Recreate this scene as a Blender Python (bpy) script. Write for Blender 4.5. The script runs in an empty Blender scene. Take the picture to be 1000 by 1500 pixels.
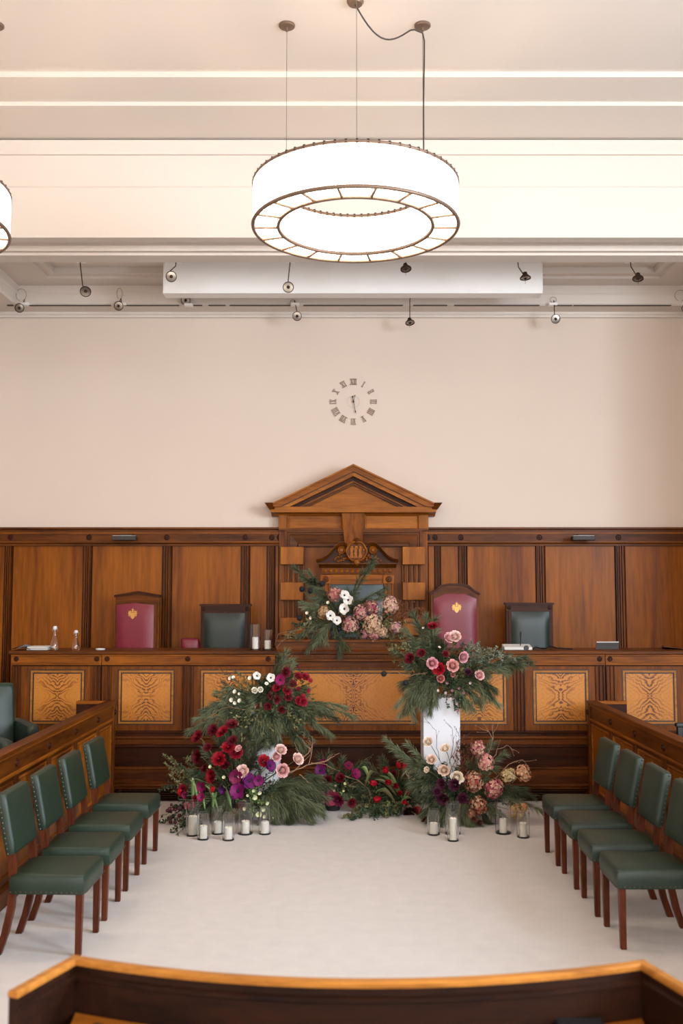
import bpy, math, random
from mathutils import Vector, Matrix, Euler

# ------------------------------------------------------------------ camera, world, light
F = 1458.0; CH = 2.1; PITCH = math.atan(118.0 / F)
scene = bpy.context.scene
col = scene.collection
cam_d = bpy.data.cameras.new('camera'); cam = bpy.data.objects.new('camera', cam_d); col.objects.link(cam)
cam_d.sensor_fit = 'HORIZONTAL'; cam_d.sensor_width = 24.0; cam_d.lens = 24.0 * F / 1000.0
cam.location = (0, 0, CH); cam.rotation_euler = (math.pi / 2 + PITCH, 0, 0)
cam_d.clip_start = 0.05
cam_d.dof.use_dof = True; cam_d.dof.focus_distance = 9.6; cam_d.dof.aperture_fstop = 2.4
scene.camera = cam
w = bpy.data.worlds.new('world'); scene.world = w; w.use_nodes = True
w.node_tree.nodes['Background'].inputs['Color'].default_value = (0.80, 0.90, 1.0, 1)
w.node_tree.nodes['Background'].inputs['Strength'].default_value = 1.0
vs = scene.view_settings
vs.view_transform = 'Standard'; vs.look = 'None'; vs.exposure = 0.20; vs.gamma = 1.0; vs.use_curve_mapping = False

def area(name, loc, target, sx, sy, energy, color):
    d = bpy.data.lights.new(name, 'AREA'); d.shape = 'RECTANGLE'; d.size = sx; d.size_y = sy
    d.energy = energy; d.color = color
    o = bpy.data.objects.new(name, d); col.objects.link(o); o.location = loc
    o.rotation_euler = (Vector(target) - Vector(loc)).to_track_quat('-Z', 'Y').to_euler()
    return o
# warm fill lamps added behind the camera; daylight through the right wall's windows
for wx in (-3.6, 0.0, 3.6):
    area('rear_fill_light', (wx, -5.05, 3.4), (wx * 0.6, 9, 1.6), 2.0, 3.6, 200, (1.0, 0.95, 0.90))
for wy in (-1.2, 3.0):
    area('side_window_daylight', (6.85, wy, 3.5), (-0.8, wy + 3.0, 0.0), 1.8, 3.2, 620, (0.74, 0.86, 1.0))

def P(px, py, Y):
    u = (px - 500.0) / F; v = (750.0 - py) / F
    c, s = math.cos(PITCH), math.sin(PITCH)
    dy = c - v * s; dz = s + v * c; k = Y / dy
    return Vector((u * k, Y, CH + dz * k))
def ez(py, Y): return P(500, py, Y).z
def ex(px, Y, py=900): return P(px, py, Y).x
def onz(px, py, z):
    u = (px - 500.0) / F; v = (750.0 - py) / F
    c, s = math.cos(PITCH), math.sin(PITCH)
    dy = c - v * s; dz = s + v * c; k = (z - CH) / dz
    return Vector((u * k, dy * k, z))
random.seed(7)
PI = math.pi

# ------------------------------------------------------------------ materials
def lin(h):
    h = h.lstrip('#'); o = []
    for i in (0, 2, 4):
        c = int(h[i:i + 2], 16) / 255.0
        o.append(c / 12.92 if c <= 0.04045 else ((c + 0.055) / 1.055) ** 2.4)
    return (o[0], o[1], o[2], 1.0)
MATS = {}
def newmat(name):
    m = bpy.data.materials.new(name); m.use_nodes = True
    nt = m.node_tree; b = nt.nodes['Principled BSDF']
    MATS[name] = m
    return m, nt, b
def plain(name, hexc, rough=0.5, metal=0.0, noise=0.0, nscale=20.0, bump=0.0, bscale=60.0, spec=0.5, sub=None, coat=0.0):
    m, nt, b = newmat(name)
    b.inputs['Base Color'].default_value = lin(hexc)
    b.inputs['Roughness'].default_value = rough; b.inputs['Metallic'].default_value = metal
    b.inputs['Specular IOR Level'].default_value = spec
    b.inputs['Coat Weight'].default_value = coat
    tc = nt.nodes.new('ShaderNodeTexCoord')
    if noise > 0:
        n = nt.nodes.new('ShaderNodeTexNoise'); n.inputs['Scale'].default_value = nscale; n.inputs['Detail'].default_value = 5
        nt.links.new(tc.outputs['Object'], n.inputs['Vector'])
        mx = nt.nodes.new('ShaderNodeMix'); mx.data_type = 'RGBA'
        c = lin(hexc)
        mx.inputs[6].default_value = tuple(max(0, x * (1 - noise)) for x in c[:3]) + (1,)
        mx.inputs[7].default_value = tuple(min(1, x * (1 + noise)) for x in c[:3]) + (1,)
        nt.links.new(n.outputs['Fac'], mx.inputs[0]); nt.links.new(mx.outputs[2], b.inputs['Base Color'])
    if bump > 0:
        n2 = nt.nodes.new('ShaderNodeTexNoise'); n2.inputs['Scale'].default_value = bscale; n2.inputs['Detail'].default_value = 4
        nt.links.new(tc.outputs['Object'], n2.inputs['Vector'])
        bp = nt.nodes.new('ShaderNodeBump'); bp.inputs['Strength'].default_value = bump; bp.inputs['Distance'].default_value = 0.01
        nt.links.new(n2.outputs['Fac'], bp.inputs['Height']); nt.links.new(bp.outputs['Normal'], b.inputs['Normal'])
    return m
def wood(name, light, dark, axis='z', freq=1.0, rough=0.42, contrast=0.5, spec=0.15):
    m, nt, b = newmat(name); L = nt.links.new
    tc = nt.nodes.new('ShaderNodeTexCoord'); oi = nt.nodes.new('ShaderNodeObjectInfo')
    mp = nt.nodes.new('ShaderNodeMapping')
    s = {'x': (0.7, 9, 9), 'y': (9, 0.7, 9), 'z': (9, 9, 0.7)}[axis]
    mp.inputs['Scale'].default_value = tuple(q * freq for q in s)
    mul = nt.nodes.new('ShaderNodeVectorMath'); mul.operation = 'SCALE'; mul.inputs[0].default_value = (37, 23, 51)
    L(oi.outputs['Random'], mul.inputs['Scale'])
    add = nt.nodes.new('ShaderNodeVectorMath'); add.operation = 'ADD'
    L(tc.outputs['Object'], mp.inputs['Vector']); L(mp.outputs['Vector'], add.inputs[0]); L(mul.outputs[0], add.inputs[1])
    n1 = nt.nodes.new('ShaderNodeTexNoise'); n1.inputs['Scale'].default_value = 0.9; n1.inputs['Detail'].default_value = 6; n1.inputs['Distortion'].default_value = 0.8
    n2 = nt.nodes.new('ShaderNodeTexNoise'); n2.inputs['Scale'].default_value = 7.0; n2.inputs['Detail'].default_value = 4; n2.inputs['Distortion'].default_value = 0.2
    L(add.outputs[0], n1.inputs['Vector']); L(add.outputs[0], n2.inputs['Vector'])
    mi = nt.nodes.new('ShaderNodeMath'); mi.operation = 'MULTIPLY_ADD'; mi.inputs[1].default_value = 0.62
    m2 = nt.nodes.new('ShaderNodeMath'); m2.operation = 'MULTIPLY'; m2.inputs[1].default_value = 0.38
    L(n2.outputs['Fac'], m2.inputs[0]); L(n1.outputs['Fac'], mi.inputs[0]); L(m2.outputs[0], mi.inputs[2])
    rp = nt.nodes.new('ShaderNodeValToRGB')
    rp.color_ramp.elements[0].position = 0.5 - contrast * 0.3; rp.color_ramp.elements[0].color = lin(dark)
    rp.color_ramp.elements[1].position = 0.5 + contrast * 0.3; rp.color_ramp.elements[1].color = lin(light)
    L(mi.outputs[0], rp.inputs['Fac']); L(rp.outputs['Color'], b.inputs['Base Color'])
    b.inputs['Roughness'].default_value = rough; b.inputs['Specular IOR Level'].default_value = spec
    bp = nt.nodes.new('ShaderNodeBump'); bp.inputs['Strength'].default_value = 0.06; bp.inputs['Distance'].default_value = 0.01
    L(n2.outputs['Fac'], bp.inputs['Height']); L(bp.outputs['Normal'], b.inputs['Normal'])
    return m
def burr(name):
    # book-matched veneer: grain mirrored about the middle of the panel, local x and z
    m, nt, b = newmat(name); L = nt.links.new
    def N(t, **k):
        n = nt.nodes.new(t)
        for a, v in k.items(): setattr(n, a, v)
        return n
    def M(op, a, bb=None, c=None):
        n = N('ShaderNodeMath', operation=op)
        for i, q in enumerate((a, bb, c)):
            if q is None: continue
            if isinstance(q, (int, float)): n.inputs[i].default_value = q
            else: L(q, n.inputs[i])
        return n.outputs[0]
    tc = N('ShaderNodeTexCoord'); sp = N('ShaderNodeSeparateXYZ'); L(tc.outputs['Object'], sp.inputs[0])
    ax = M('ABSOLUTE', sp.outputs['X']); az = M('ABSOLUTE', sp.outputs['Z'])
    oi = N('ShaderNodeObjectInfo'); off = M('MULTIPLY', oi.outputs['Random'], 13.0)
    cb = N('ShaderNodeCombineXYZ'); L(ax, cb.inputs[0]); L(off, cb.inputs[1]); L(az, cb.inputs[2])
    n1 = N('ShaderNodeTexNoise'); n1.inputs['Scale'].default_value = 7.0; n1.inputs['Detail'].default_value = 6; n1.inputs['Distortion'].default_value = 1.0
    L(cb.outputs[0], n1.inputs['Vector'])
    # lines run parallel to the diagonals
    d = M('SUBTRACT', M('MULTIPLY', az, 1.0), M('MULTIPLY', ax, 0.72))
    ph = M('ADD', M('MULTIPLY', d, 150.0), M('MULTIPLY', n1.outputs['Fac'], 34.0))
    st = M('MULTIPLY_ADD', M('SINE', ph), 0.5, 0.5)
    # stronger figure where the grain closes on the vertical axis
    near = M('SUBTRACT', 1.0, M('MULTIPLY', ax, 4.2)); near = M('MAXIMUM', near, 0.30)
    fig = M('MULTIPLY', M('POWER', st, 2.4), M('MINIMUM', near, 1.0))
    gate = M('SMOOTH_MIN', M('MULTIPLY', M('ADD', d, 0.10), 9.0), 1.0, 0.2); gate = M('MAXIMUM', gate, 0.28)
    fig = M('MULTIPLY', fig, gate)
    n2 = N('ShaderNodeTexNoise'); n2.inputs['Scale'].default_value = 60.0; n2.inputs['Detail'].default_value = 3
    L(cb.outputs[0], n2.inputs['Vector'])
    fac = M('ADD', M('MULTIPLY', fig, 0.95), M('MULTIPLY', M('SUBTRACT', n2.outputs['Fac'], 0.5), 0.45))
    rp = N('ShaderNodeValToRGB')
    e = rp.color_ramp.elements; e[0].position = 0.0; e[0].color = lin('#b87528'); e[1].position = 0.85; e[1].color = lin('#4c240a')
    k = e.new(0.3); k.color = lin('#96581a')
    L(fac, rp.inputs['Fac']); L(rp.outputs['Color'], b.inputs['Base Color'])
    b.inputs['Roughness'].default_value = 0.38; b.inputs['Specular IOR Level'].default_value = 0.4
    return m
def tinted(name, second=None, rough=0.6, trans=0.15):
    # petal tissue coloured by the object's own colour; florets vary towards a second colour
    m, nt, b = newmat(name); L = nt.links.new
    oi = nt.nodes.new('ShaderNodeObjectInfo')
    at = nt.nodes.new('ShaderNodeAttribute'); at.attribute_name = 'tone'
    mx = nt.nodes.new('ShaderNodeMix'); mx.data_type = 'RGBA'
    L(oi.outputs['Color'], mx.inputs[6])
    if second: mx.inputs[7].default_value = lin(second)
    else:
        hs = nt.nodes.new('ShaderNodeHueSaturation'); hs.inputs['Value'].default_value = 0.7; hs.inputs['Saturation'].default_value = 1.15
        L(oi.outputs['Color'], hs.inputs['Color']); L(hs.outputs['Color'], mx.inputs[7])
    L(at.outputs['Fac'], mx.inputs[0]); L(mx.outputs[2], b.inputs['Base Color'])
    b.inputs['Roughness'].default_value = rough; b.inputs['Specular IOR Level'].default_value = 0.25
    return m
def foliage(name, a, c, rough=0.6):
    m, nt, b = newmat(name); L = nt.links.new
    at = nt.nodes.new('ShaderNodeAttribute'); at.attribute_name = 'tone'
    rp = nt.nodes.new('ShaderNodeValToRGB'); rp.color_ramp.elements[0].color = lin(a); rp.color_ramp.elements[1].color = lin(c)
    L(at.outputs['Fac'], rp.inputs['Fac']); L(rp.outputs['Color'], b.inputs['Base Color'])
    b.inputs['Roughness'].default_value = rough; b.inputs['Specular IOR Level'].default_value = 0.3
    return m
def glassy(name, tint='#ffffff'):
    m, nt, b = newmat(name)
    b.inputs['Base Color'].default_value = lin(tint); b.inputs['Roughness'].default_value = 0.02
    b.inputs['Transmission Weight'].default_value = 1.0; b.inputs['IOR'].default_value = 1.45
    return m
def emit(name, hexc, strength, base='#ffffff'):
    m, nt, b = newmat(name)
    b.inputs['Base Color'].default_value = lin(base)
    b.inputs['Emission Color'].default_value = lin(hexc); b.inputs['Emission Strength'].default_value = strength
    return m

plain('plaster_wall', '#d7c6b7', 0.9, noise=0.03, nscale=1.2, bump=0.03, bscale=120, spec=0.1)
plain('plaster_white', '#dacfc4', 0.85, noise=0.02, nscale=1.0, spec=0.1)
plain('carpet', '#cfcac6', 0.95, noise=0.08, nscale=9, bump=0.5, bscale=420, spec=0.05)
plain('screen_white', '#efebe6', 0.7)
for ax in 'xyz':
    wood('wood_panel_' + ax, '#965410', '#592c08', ax, 1.0, 0.42)
    wood('wood_mid_' + ax, '#6c380a', '#371804', ax, 1.3, 0.42)
    wood('wood_dark_' + ax, '#431d08', '#1e0c04', ax, 1.6, 0.42)
    wood('wood_light_' + ax, '#a8641e', '#733c0e', ax, 1.1, 0.42)
wood('wood_wall', '#9a560e', '#5c2c06', 'z', 0.55, 0.38, 0.6)
wood('wood_leg', '#63301a', '#34160c', 'z', 2.0, 0.38)
wood('wood_cross', '#834810', '#431d06', 'z', 3.0, 0.45, 0.8)
wood('wood_inlay', '#b07330', '#84501c', 'x', 2.0, 0.4)
wood('wood_shaded', '#2c1408', '#150803', 'x', 1.4, 0.5)  # darkened to stand in for shade on the front desk's inner face
burr('burr_veneer')
plain('ebony', '#1c0e08', 0.5)
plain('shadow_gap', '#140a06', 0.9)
plain('bronze', '#7d6655', 0.45, 0.5)
plain('bronze_dark', '#3d2e26', 0.4, 0.7)
plain('brass_nail', '#5c5444', 0.4, 0.8)
plain('nickel', '#8d857c', 0.28, 0.95)
plain('cable_dark', '#3a2c26', 0.6)
plain('cable_pale', '#b3a89c', 0.6)
plain('black_plastic', '#17161a', 0.45)
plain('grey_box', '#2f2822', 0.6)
plain('leather_green', '#182a1d', 0.42, noise=0.18, nscale=14, bump=0.18, bscale=240, spec=0.5)
plain('leather_green_dark', '#18261f', 0.38, noise=0.15, nscale=10, bump=0.2, bscale=200, spec=0.5)
plain('leather_red', '#74182a', 0.38, noise=0.2, nscale=8, bump=0.18, bscale=120, spec=0.5)
plain('leather_blue', '#38474a', 0.45, noise=0.1, nscale=8)
plain('gold', '#d09a52', 0.42, 0.6)
plain('white_paint', '#cfced2', 0.6, noise=0.015, nscale=3)
plain('paper', '#cdc9c2', 0.8)
plain('candle_wax', '#f3eee2', 0.5)
MATS['candle_wax'].node_tree.nodes['Principled BSDF'].inputs['Subsurface Weight'].default_value = 0.3
MATS['candle_wax'].node_tree.nodes['Principled BSDF'].inputs['Subsurface Radius'].default_value = (0.03, 0.02, 0.01)
glassy('clear_glass'); glassy('lens_glass', '#d8d2c8')
emit('lamp_rods', '#fff3e6', 1.5)
emit('lamp_core', '#ffe4c8', 32.0)
tinted('petal'); tinted('petal_hydrangea', '#cdb48c'); tinted('petal_plain', None)
foliage('needle', '#262e19', '#6f7556'); foliage('needle_grey', '#434b3a', '#868b74')
foliage('leaf_dark', '#182314', '#46563a'); foliage('leaf_olive', '#4c4a26', '#84805a'); foliage('leaf_fresh', '#4d6a38', '#8ea368')
foliage('leaf_russet', '#4a2418', '#8a5638')
plain('twig', '#8a6a50', 0.7); plain('twig_dark', '#3a1f1c', 0.7); plain('stem', '#56633c', 0.6)
plain('pod_black', '#0f0b10', 0.8); plain('flower_eye', '#141024', 0.7); plain('pot_dark', '#191414', 0.5)
plain('berry', '#4a0f18', 0.35)

# ------------------------------------------------------------------ mesh helpers
class MB:
    def __init__(s): s.v = []; s.f = []; s.t = []
    def add(s, vs, fs, tone=None):
        b = len(s.v); s.v += [tuple(q) for q in vs]; s.f += [[b + i for i in f] for f in fs]
        s.t += [tone if tone is not None else 0.5] * len(vs)
        return s
    def box(s, x0, x1, y0, y1, z0, z1):
        return s.add([(x0,y0,z0),(x1,y0,z0),(x1,y1,z0),(x0,y1,z0),(x0,y0,z1),(x1,y0,z1),(x1,y1,z1),(x0,y1,z1)],
                     [(0,3,2,1),(4,5,6,7),(0,1,5,4),(1,2,6,5),(2,3,7,6),(3,0,4,7)])
    def prism(s, pts, axis, a0, a1):
        n = len(pts)
        mk = {'x': lambda a, p: (a, p[0], p[1]), 'y': lambda a, p: (p[0], a, p[1]), 'z': lambda a, p: (p[0], p[1], a)}[axis]
        vs = [mk(a0, p) for p in pts] + [mk(a1, p) for p in pts]
        fs = [(i, (i + 1) % n, n + (i + 1) % n, n + i) for i in range(n)] + [list(range(n))[::-1], list(range(n, 2 * n))]
        return s.add(vs, fs)
    def sweep(s, prof, path, closed=True):
        # profile (out, up) in vertical section planes; out is -y
        n = len(prof); vs = []
        for p in path: vs += [(p[0], p[1] - o, p[2] + u) for o, u in prof]
        fs = []
        for k in range(len(path) - 1):
            for i in range(n if closed else n - 1):
                j = (i + 1) % n
                fs.append((k * n + i, k * n + j, (k + 1) * n + j, (k + 1) * n + i))
        if closed: fs += [list(range(n)), list(range((len(path) - 1) * n, len(path) * n))[::-1]]
        return s.add(vs, fs)
    def ring(s, x0, x1, z0, z1, y, prof, cap=False):
        # mitred rectangular frame facing -y; prof = (inset, out)
        vs = []; fs = []
        for i, o in prof:
            vs += [(x0 + i, y - o, z0 + i), (x1 - i, y - o, z0 + i), (x1 - i, y - o, z1 - i), (x0 + i, y - o, z1 - i)]
        for k in range(len(prof) - 1):
            for q in range(4):
                r = (q + 1) % 4
                fs.append((4 * k + q, 4 * k + r, 4 * k + 4 + r, 4 * k + 4 + q))
        if cap:
            e = 4 * (len(prof) - 1); fs.append((e, e + 1, e + 2, e + 3))
        return s.add(vs, fs)
    def tube(s, pts, r, n=6, r1=None, tone=None, cap=True):
        pts = [Vector(p) for p in pts]; m = len(pts); vs = []; fs = []
        up = None
        for k, p in enumerate(pts):
            t = (pts[min(k + 1, m - 1)] - pts[max(k - 1, 0)])
            t = t.normalized() if t.length > 1e-9 else Vector((0, 0, 1))
            if up is None: up = Vector((0, 0, 1)) if abs(t.z) < 0.9 else Vector((1, 0, 0))
            a = t.cross(up)
            if a.length < 1e-6: a = t.orthogonal()
            a.normalize(); b = a.cross(t).normalized(); up = b
            rr = r if r1 is None else r + (r1 - r) * k / max(1, m - 1)
            for i in range(n):
                an = 2 * PI * i / n
                vs.append(p + a * (rr * math.cos(an)) + b * (rr * math.sin(an)))
        for k in range(m - 1):
            for i in range(n):
                j = (i + 1) % n
                fs.append((k * n + i, k * n + j, (k + 1) * n + j, (k + 1) * n + i))
        if cap: fs += [list(range(n))[::-1], list(range((m - 1) * n, m * n))]
        return s.add(vs, fs, tone)
    def lathe(s, prof, c=(0, 0, 0), n=24, axis='z', tone=None, caps=True):
        m = len(prof); vs = []; fs = []
        for r, z in prof:
            for i in range(n):
                a = 2 * PI * i / n; x, y = r * math.cos(a), r * math.sin(a)
                q = (x, y, z) if axis == 'z' else ((x, -z, y) if axis == 'y' else (z, x, y))
                vs.append((c[0] + q[0], c[1] + q[1], c[2] + q[2]))
        for k in range(m - 1):
            for i in range(n):
                j = (i + 1) % n
                fs.append((k * n + i, k * n + j, (k + 1) * n + j, (k + 1) * n + i))
        if caps and prof[0][0] > 1e-5: fs.append(list(range(n))[::-1])
        if caps and prof[-1][0] > 1e-5: fs.append(list(range((m - 1) * n, m * n)))
        return s.add(vs, fs, tone)
    def grid(s, fn, nu, nv, tone=None):
        vs = [fn(i / nu, j / nv) for i in range(nu + 1) for j in range(nv + 1)]
        fs = [(i * (nv + 1) + j, (i + 1) * (nv + 1) + j, (i + 1) * (nv + 1) + j + 1, i * (nv + 1) + j + 1) for i in range(nu) for j in range(nv)]
        return s.add(vs, fs, tone)
    def mesh(s, name, mat, smooth=None, off=(0, 0, 0)):
        me = bpy.data.meshes.new(name)
        me.from_pydata([(a - off[0], b - off[1], c - off[2]) for a, b, c in s.v], [], s.f)
        at = me.attributes.new('tone', 'FLOAT', 'POINT'); at.data.foreach_set('value', s.t)
        me.materials.append(MATS[mat])
        if smooth is not None:
            me.shade_smooth(); me.set_sharp_from_angle(angle=smooth)
        me.validate()
        return me
    def build(s, name, mat, parent=None, smooth=None, origin=None, bevel=0.0, world=True, recalc=True):
        base = Vector((0, 0, 0))
        if parent is not None and world:
            q = parent
            while q is not None: base += q.location; q = q.parent
        org = Vector(origin) if origin is not None else base
        me = s.mesh(name, mat, smooth, org if world else (Vector(origin) if origin is not None else (0, 0, 0)))
        o = bpy.data.objects.new(name, me); col.objects.link(o)
        if parent is not None:
            o.parent = parent
            if origin is not None: o.location = org - base if world else org
        else: o.location = org if (origin is not None) else (0, 0, 0)
        if bevel > 0:
            bv = o.modifiers.new('bevel', 'BEVEL'); bv.width = bevel; bv.segments = 2; bv.limit_method = 'ANGLE'; bv.angle_limit = 0.7
        return o
def tag(o, label=None, cat=None, group=None, kind=None):
    if label: o['label'] = label
    if cat: o['category'] = cat
    if group: o['group'] = group
    if kind: o['kind'] = kind
    return o
def empty(name, loc, rz=0.0, label=None, cat=None, group=None, kind=None):
    o = bpy.data.objects.new(name, None); col.objects.link(o); o.location = loc; o.rotation_euler = (0, 0, rz)
    o.empty_display_size = 0.1
    return tag(o, label, cat, group, kind)
def copy_tree(o, parent=None, loc=None, rz=None, label=None):
    c = o.copy(); col.objects.link(c)
    if parent is not None: c.parent = parent
    if loc is not None: c.location = loc
    if rz is not None: c.rotation_euler = (0, 0, rz)
    if label: c['label'] = label
    for ch in list(o.children): copy_tree(ch, c)
    return c
def part(name, me, parent, loc=(0, 0, 0), rot=(0, 0, 0), sc=(1, 1, 1)):
    o = bpy.data.objects.new(name, me); col.objects.link(o); o.parent = parent
    o.location = loc; o.rotation_euler = rot; o.scale = sc
    return o
def rosette_prof(r): return [(0.0, 0.020 * r / 0.03), (0.25 * r, 0.018 * r / 0.03), (0.38 * r, 0.006), (0.62 * r, 0.006), (0.72 * r, 0.012), (0.9 * r, 0.010), (r, 0.0)]
# ------------------------------------------------------------------ the room
CX = 0.14                                   # middle of the hall
YG = onz(500, 1174, 0.0).y                  # foot of the dais front
YF = YG + 0.13                              # face of the dais desk
YW = 11.75                                  # panelled back wall
AL, AR = -4.12, 4.40                        # alcove side walls
ML, MR = -6.6, 6.8                          # hall side walls
YB0, YB1 = 9.0, 9.62                        # ceiling beam
ZB = ez(348, YB0)
ZT = ez(207, YB0)
def struct(name, mb, mat, **k): return tag(mb.build(name, mat, **k), kind='structure')
mb = MB(); mb.box(ML, MR, -5.2, YW + 0.1, -0.1, 0.0); struct('floor', mb, 'carpet')
mb = MB(); mb.box(AL - 0.2, AR + 0.2, YW + 0.01, YW + 0.2, 0.0, 6.2); struct('wall_back', mb, 'plaster_wall')
# side walls: hall, return beside the alcove, alcove
def side_wall(name, xh, xa, out):
    m = MB()
    m.box(min(xa, xh), max(xa, xh), YB0, YW, 0, 6.4)
    return struct(name + '_alcove', m, 'plaster_wall')
side_wall('wall_left', ML, AL, -1); side_wall('wall_right', MR, AR, 1)
# right hall wall with two window openings
def holed_wall(name, axis, pos, thick, a0, a1, holes, z0, z1, zt):
    m = MB(); edges = [a0]
    for h0, h1 in holes: edges += [h0, h1]
    edges.append(a1)
    def bx(p, q, zz0, zz1):
        if axis == 'y': m.box(pos, pos + thick, p, q, zz0, zz1)
        else: m.box(p, q, pos, pos + thick, zz0, zz1)
    for k in range(0, len(edges), 2): bx(edges[k], edges[k + 1], 0, zt)
    for h0, h1 in holes: bx(h0, h1, 0, z0); bx(h0, h1, z1, zt)
    return struct(name, m, 'plaster_wall')
holed_wall('wall_right', 'y', MR, 0.3, -5.2, YB0, [(-2.1, -0.3), (2.1, 3.9)], 1.9, 5.1, 6.4)
holed_wall('wall_rear', 'x', -5.5, 0.3, ML - 0.3, MR + 0.3, [(-4.6, -2.6), (-1, 1), (2.6, 4.6)], 1.6, 5.2, 6.4)  # openings behind the camera added to go with the fill lamps
mb = MB(); mb.box(ML - 0.3, ML, -5.2, YB0, 0, 6.4); struct('wall_left', mb, 'plaster_wall')
# stepped main ceiling
def onY(py, z): return onz(500, py, z).y
Y2 = onY(155, ZT); Z1 = ez(149, Y2); Y1 = onY(113, Z1); Z0 = ez(105, Y1)
mb = MB()
mb.box(ML, MR, -5.2, Y1, Z0, Z0 + 0.2); mb.box(ML, MR, Y1, Y2, Z1, Z0 + 0.2); mb.box(ML, MR, Y2, YB0 + 0.01, ZT, Z0 + 0.2)
ceil = struct('ceiling', mb, 'plaster_white')
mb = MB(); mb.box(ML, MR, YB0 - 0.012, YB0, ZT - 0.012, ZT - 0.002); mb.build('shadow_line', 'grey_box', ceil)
# beam across the front of the alcove: stepped mouldings on the face, sunk panel below
beam = empty('trim_1', (0, YB0, ZB)); tag(beam, kind='structure')
mb = MB()
d1, d2 = YB0 + 0.13, YB0 + 0.36
prof = [(YB0, ZB), (d1, ZB), (d1, ZB + 0.05), (d2, ZB + 0.05), (d2, ZB), (d2 + 0.06, ZB), (d2 + 0.06, ZB - 0.025), (YB1, ZB - 0.025), (YB1, ZT + 0.1), (YB0, ZT + 0.1)]
mb.prism(prof, 'x', ML, MR); mb.build('beam', 'plaster_white', beam)
mb = MB()
za = ez(272, YB0); zb = ez(228, YB0)
mb.prism([(YB0, ZT - 0.02), (YB0 - 0.07, ZT - 0.02), (YB0 - 0.07, ZT - 0.05), (YB0 - 0.03, zb + 0.03), (YB0 - 0.03, zb), (YB0, zb)], 'x', ML, MR)
mb.prism([(YB0, za + 0.015), (YB0 - 0.015, za + 0.01), (YB0 - 0.015, za - 0.01), (YB0, za - 0.02)], 'x', ML, MR)
mb.build('beam_moulding', 'plaster_white', beam)
# alcove ceiling with a sunk panel, box cornice, picture bead
YC = YW - 0.32
ZC = ez(419, YC); ZK = ez(447, YC)
mb = MB()
mb.box(AL, AR, YB1 - 0.02, YW, ZC + 0.10, ZC + 0.3)
py = onY(408, ZC)
x0, x1, y0, y1 = AL + 0.75, AR - 0.75, YB1 + 0.2, py
mb.box(AL, x0, YB1 - 0.02, YW, ZC, ZC + 0.10); mb.box(x1, AR, YB1 - 0.02, YW, ZC, ZC + 0.10)
mb.box(x0, x1, py, YW, ZC, ZC + 0.10); mb.box(x0, x1, YB1 - 0.02, y0, ZC, ZC + 0.10)
mb.box(x0, x1, py - 0.10, py, ZC + 0.03, ZC + 0.10)
mb.box(x0, x0 + 0.10, y0, py - 0.1, ZC + 0.03, ZC + 0.10); mb.box(x1 - 0.10, x1, y0, py - 0.1, ZC + 0.03, ZC + 0.10)
struct('ceiling_alcove', mb, 'plaster_white')
cor = empty('trim_2', (0, YW, ZK)); tag(cor, kind='structure')
def cornice(m, p):
    # plan path (back wall and both side walls)
    pass
mb = MB(); dd = YW - YC
zz = [(0, ZK - 0.03), (0.03, ZK - 0.03), (0.045, ZK - 0.0), (dd - 0.02, ZK), (dd, ZK + 0.02), (dd, ZK + 0.12), (dd + 0.02, ZK + 0.14), (dd + 0.02, ZC), (0, ZC)]
vs_ = []
for o, z in zz:
    vs_ += [(AL + o, YB1, z), (AL + o, YW - o, z), (AR - o, YW - o, z), (AR - o, YB1, z)]
fs_ = []
for k in range(len(zz) - 1):
    for q in range(3): fs_.append((4 * k + q, 4 * k + q + 1, 4 * k + 4 + q + 1, 4 * k + 4 + q))
mb.add(vs_, fs_); mb.build('cornice', 'plaster_white', cor)
mb = MB(); zb2 = ez(466, YW)
mb.prism([(YW, zb2), (YW - 0.03, zb2 + 0.005), (YW - 0.035, zb2 + 0.03), (YW, zb2 + 0.035)], 'x', AL, AR)
mb.build('picture_bead', 'plaster_white', cor)

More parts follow.
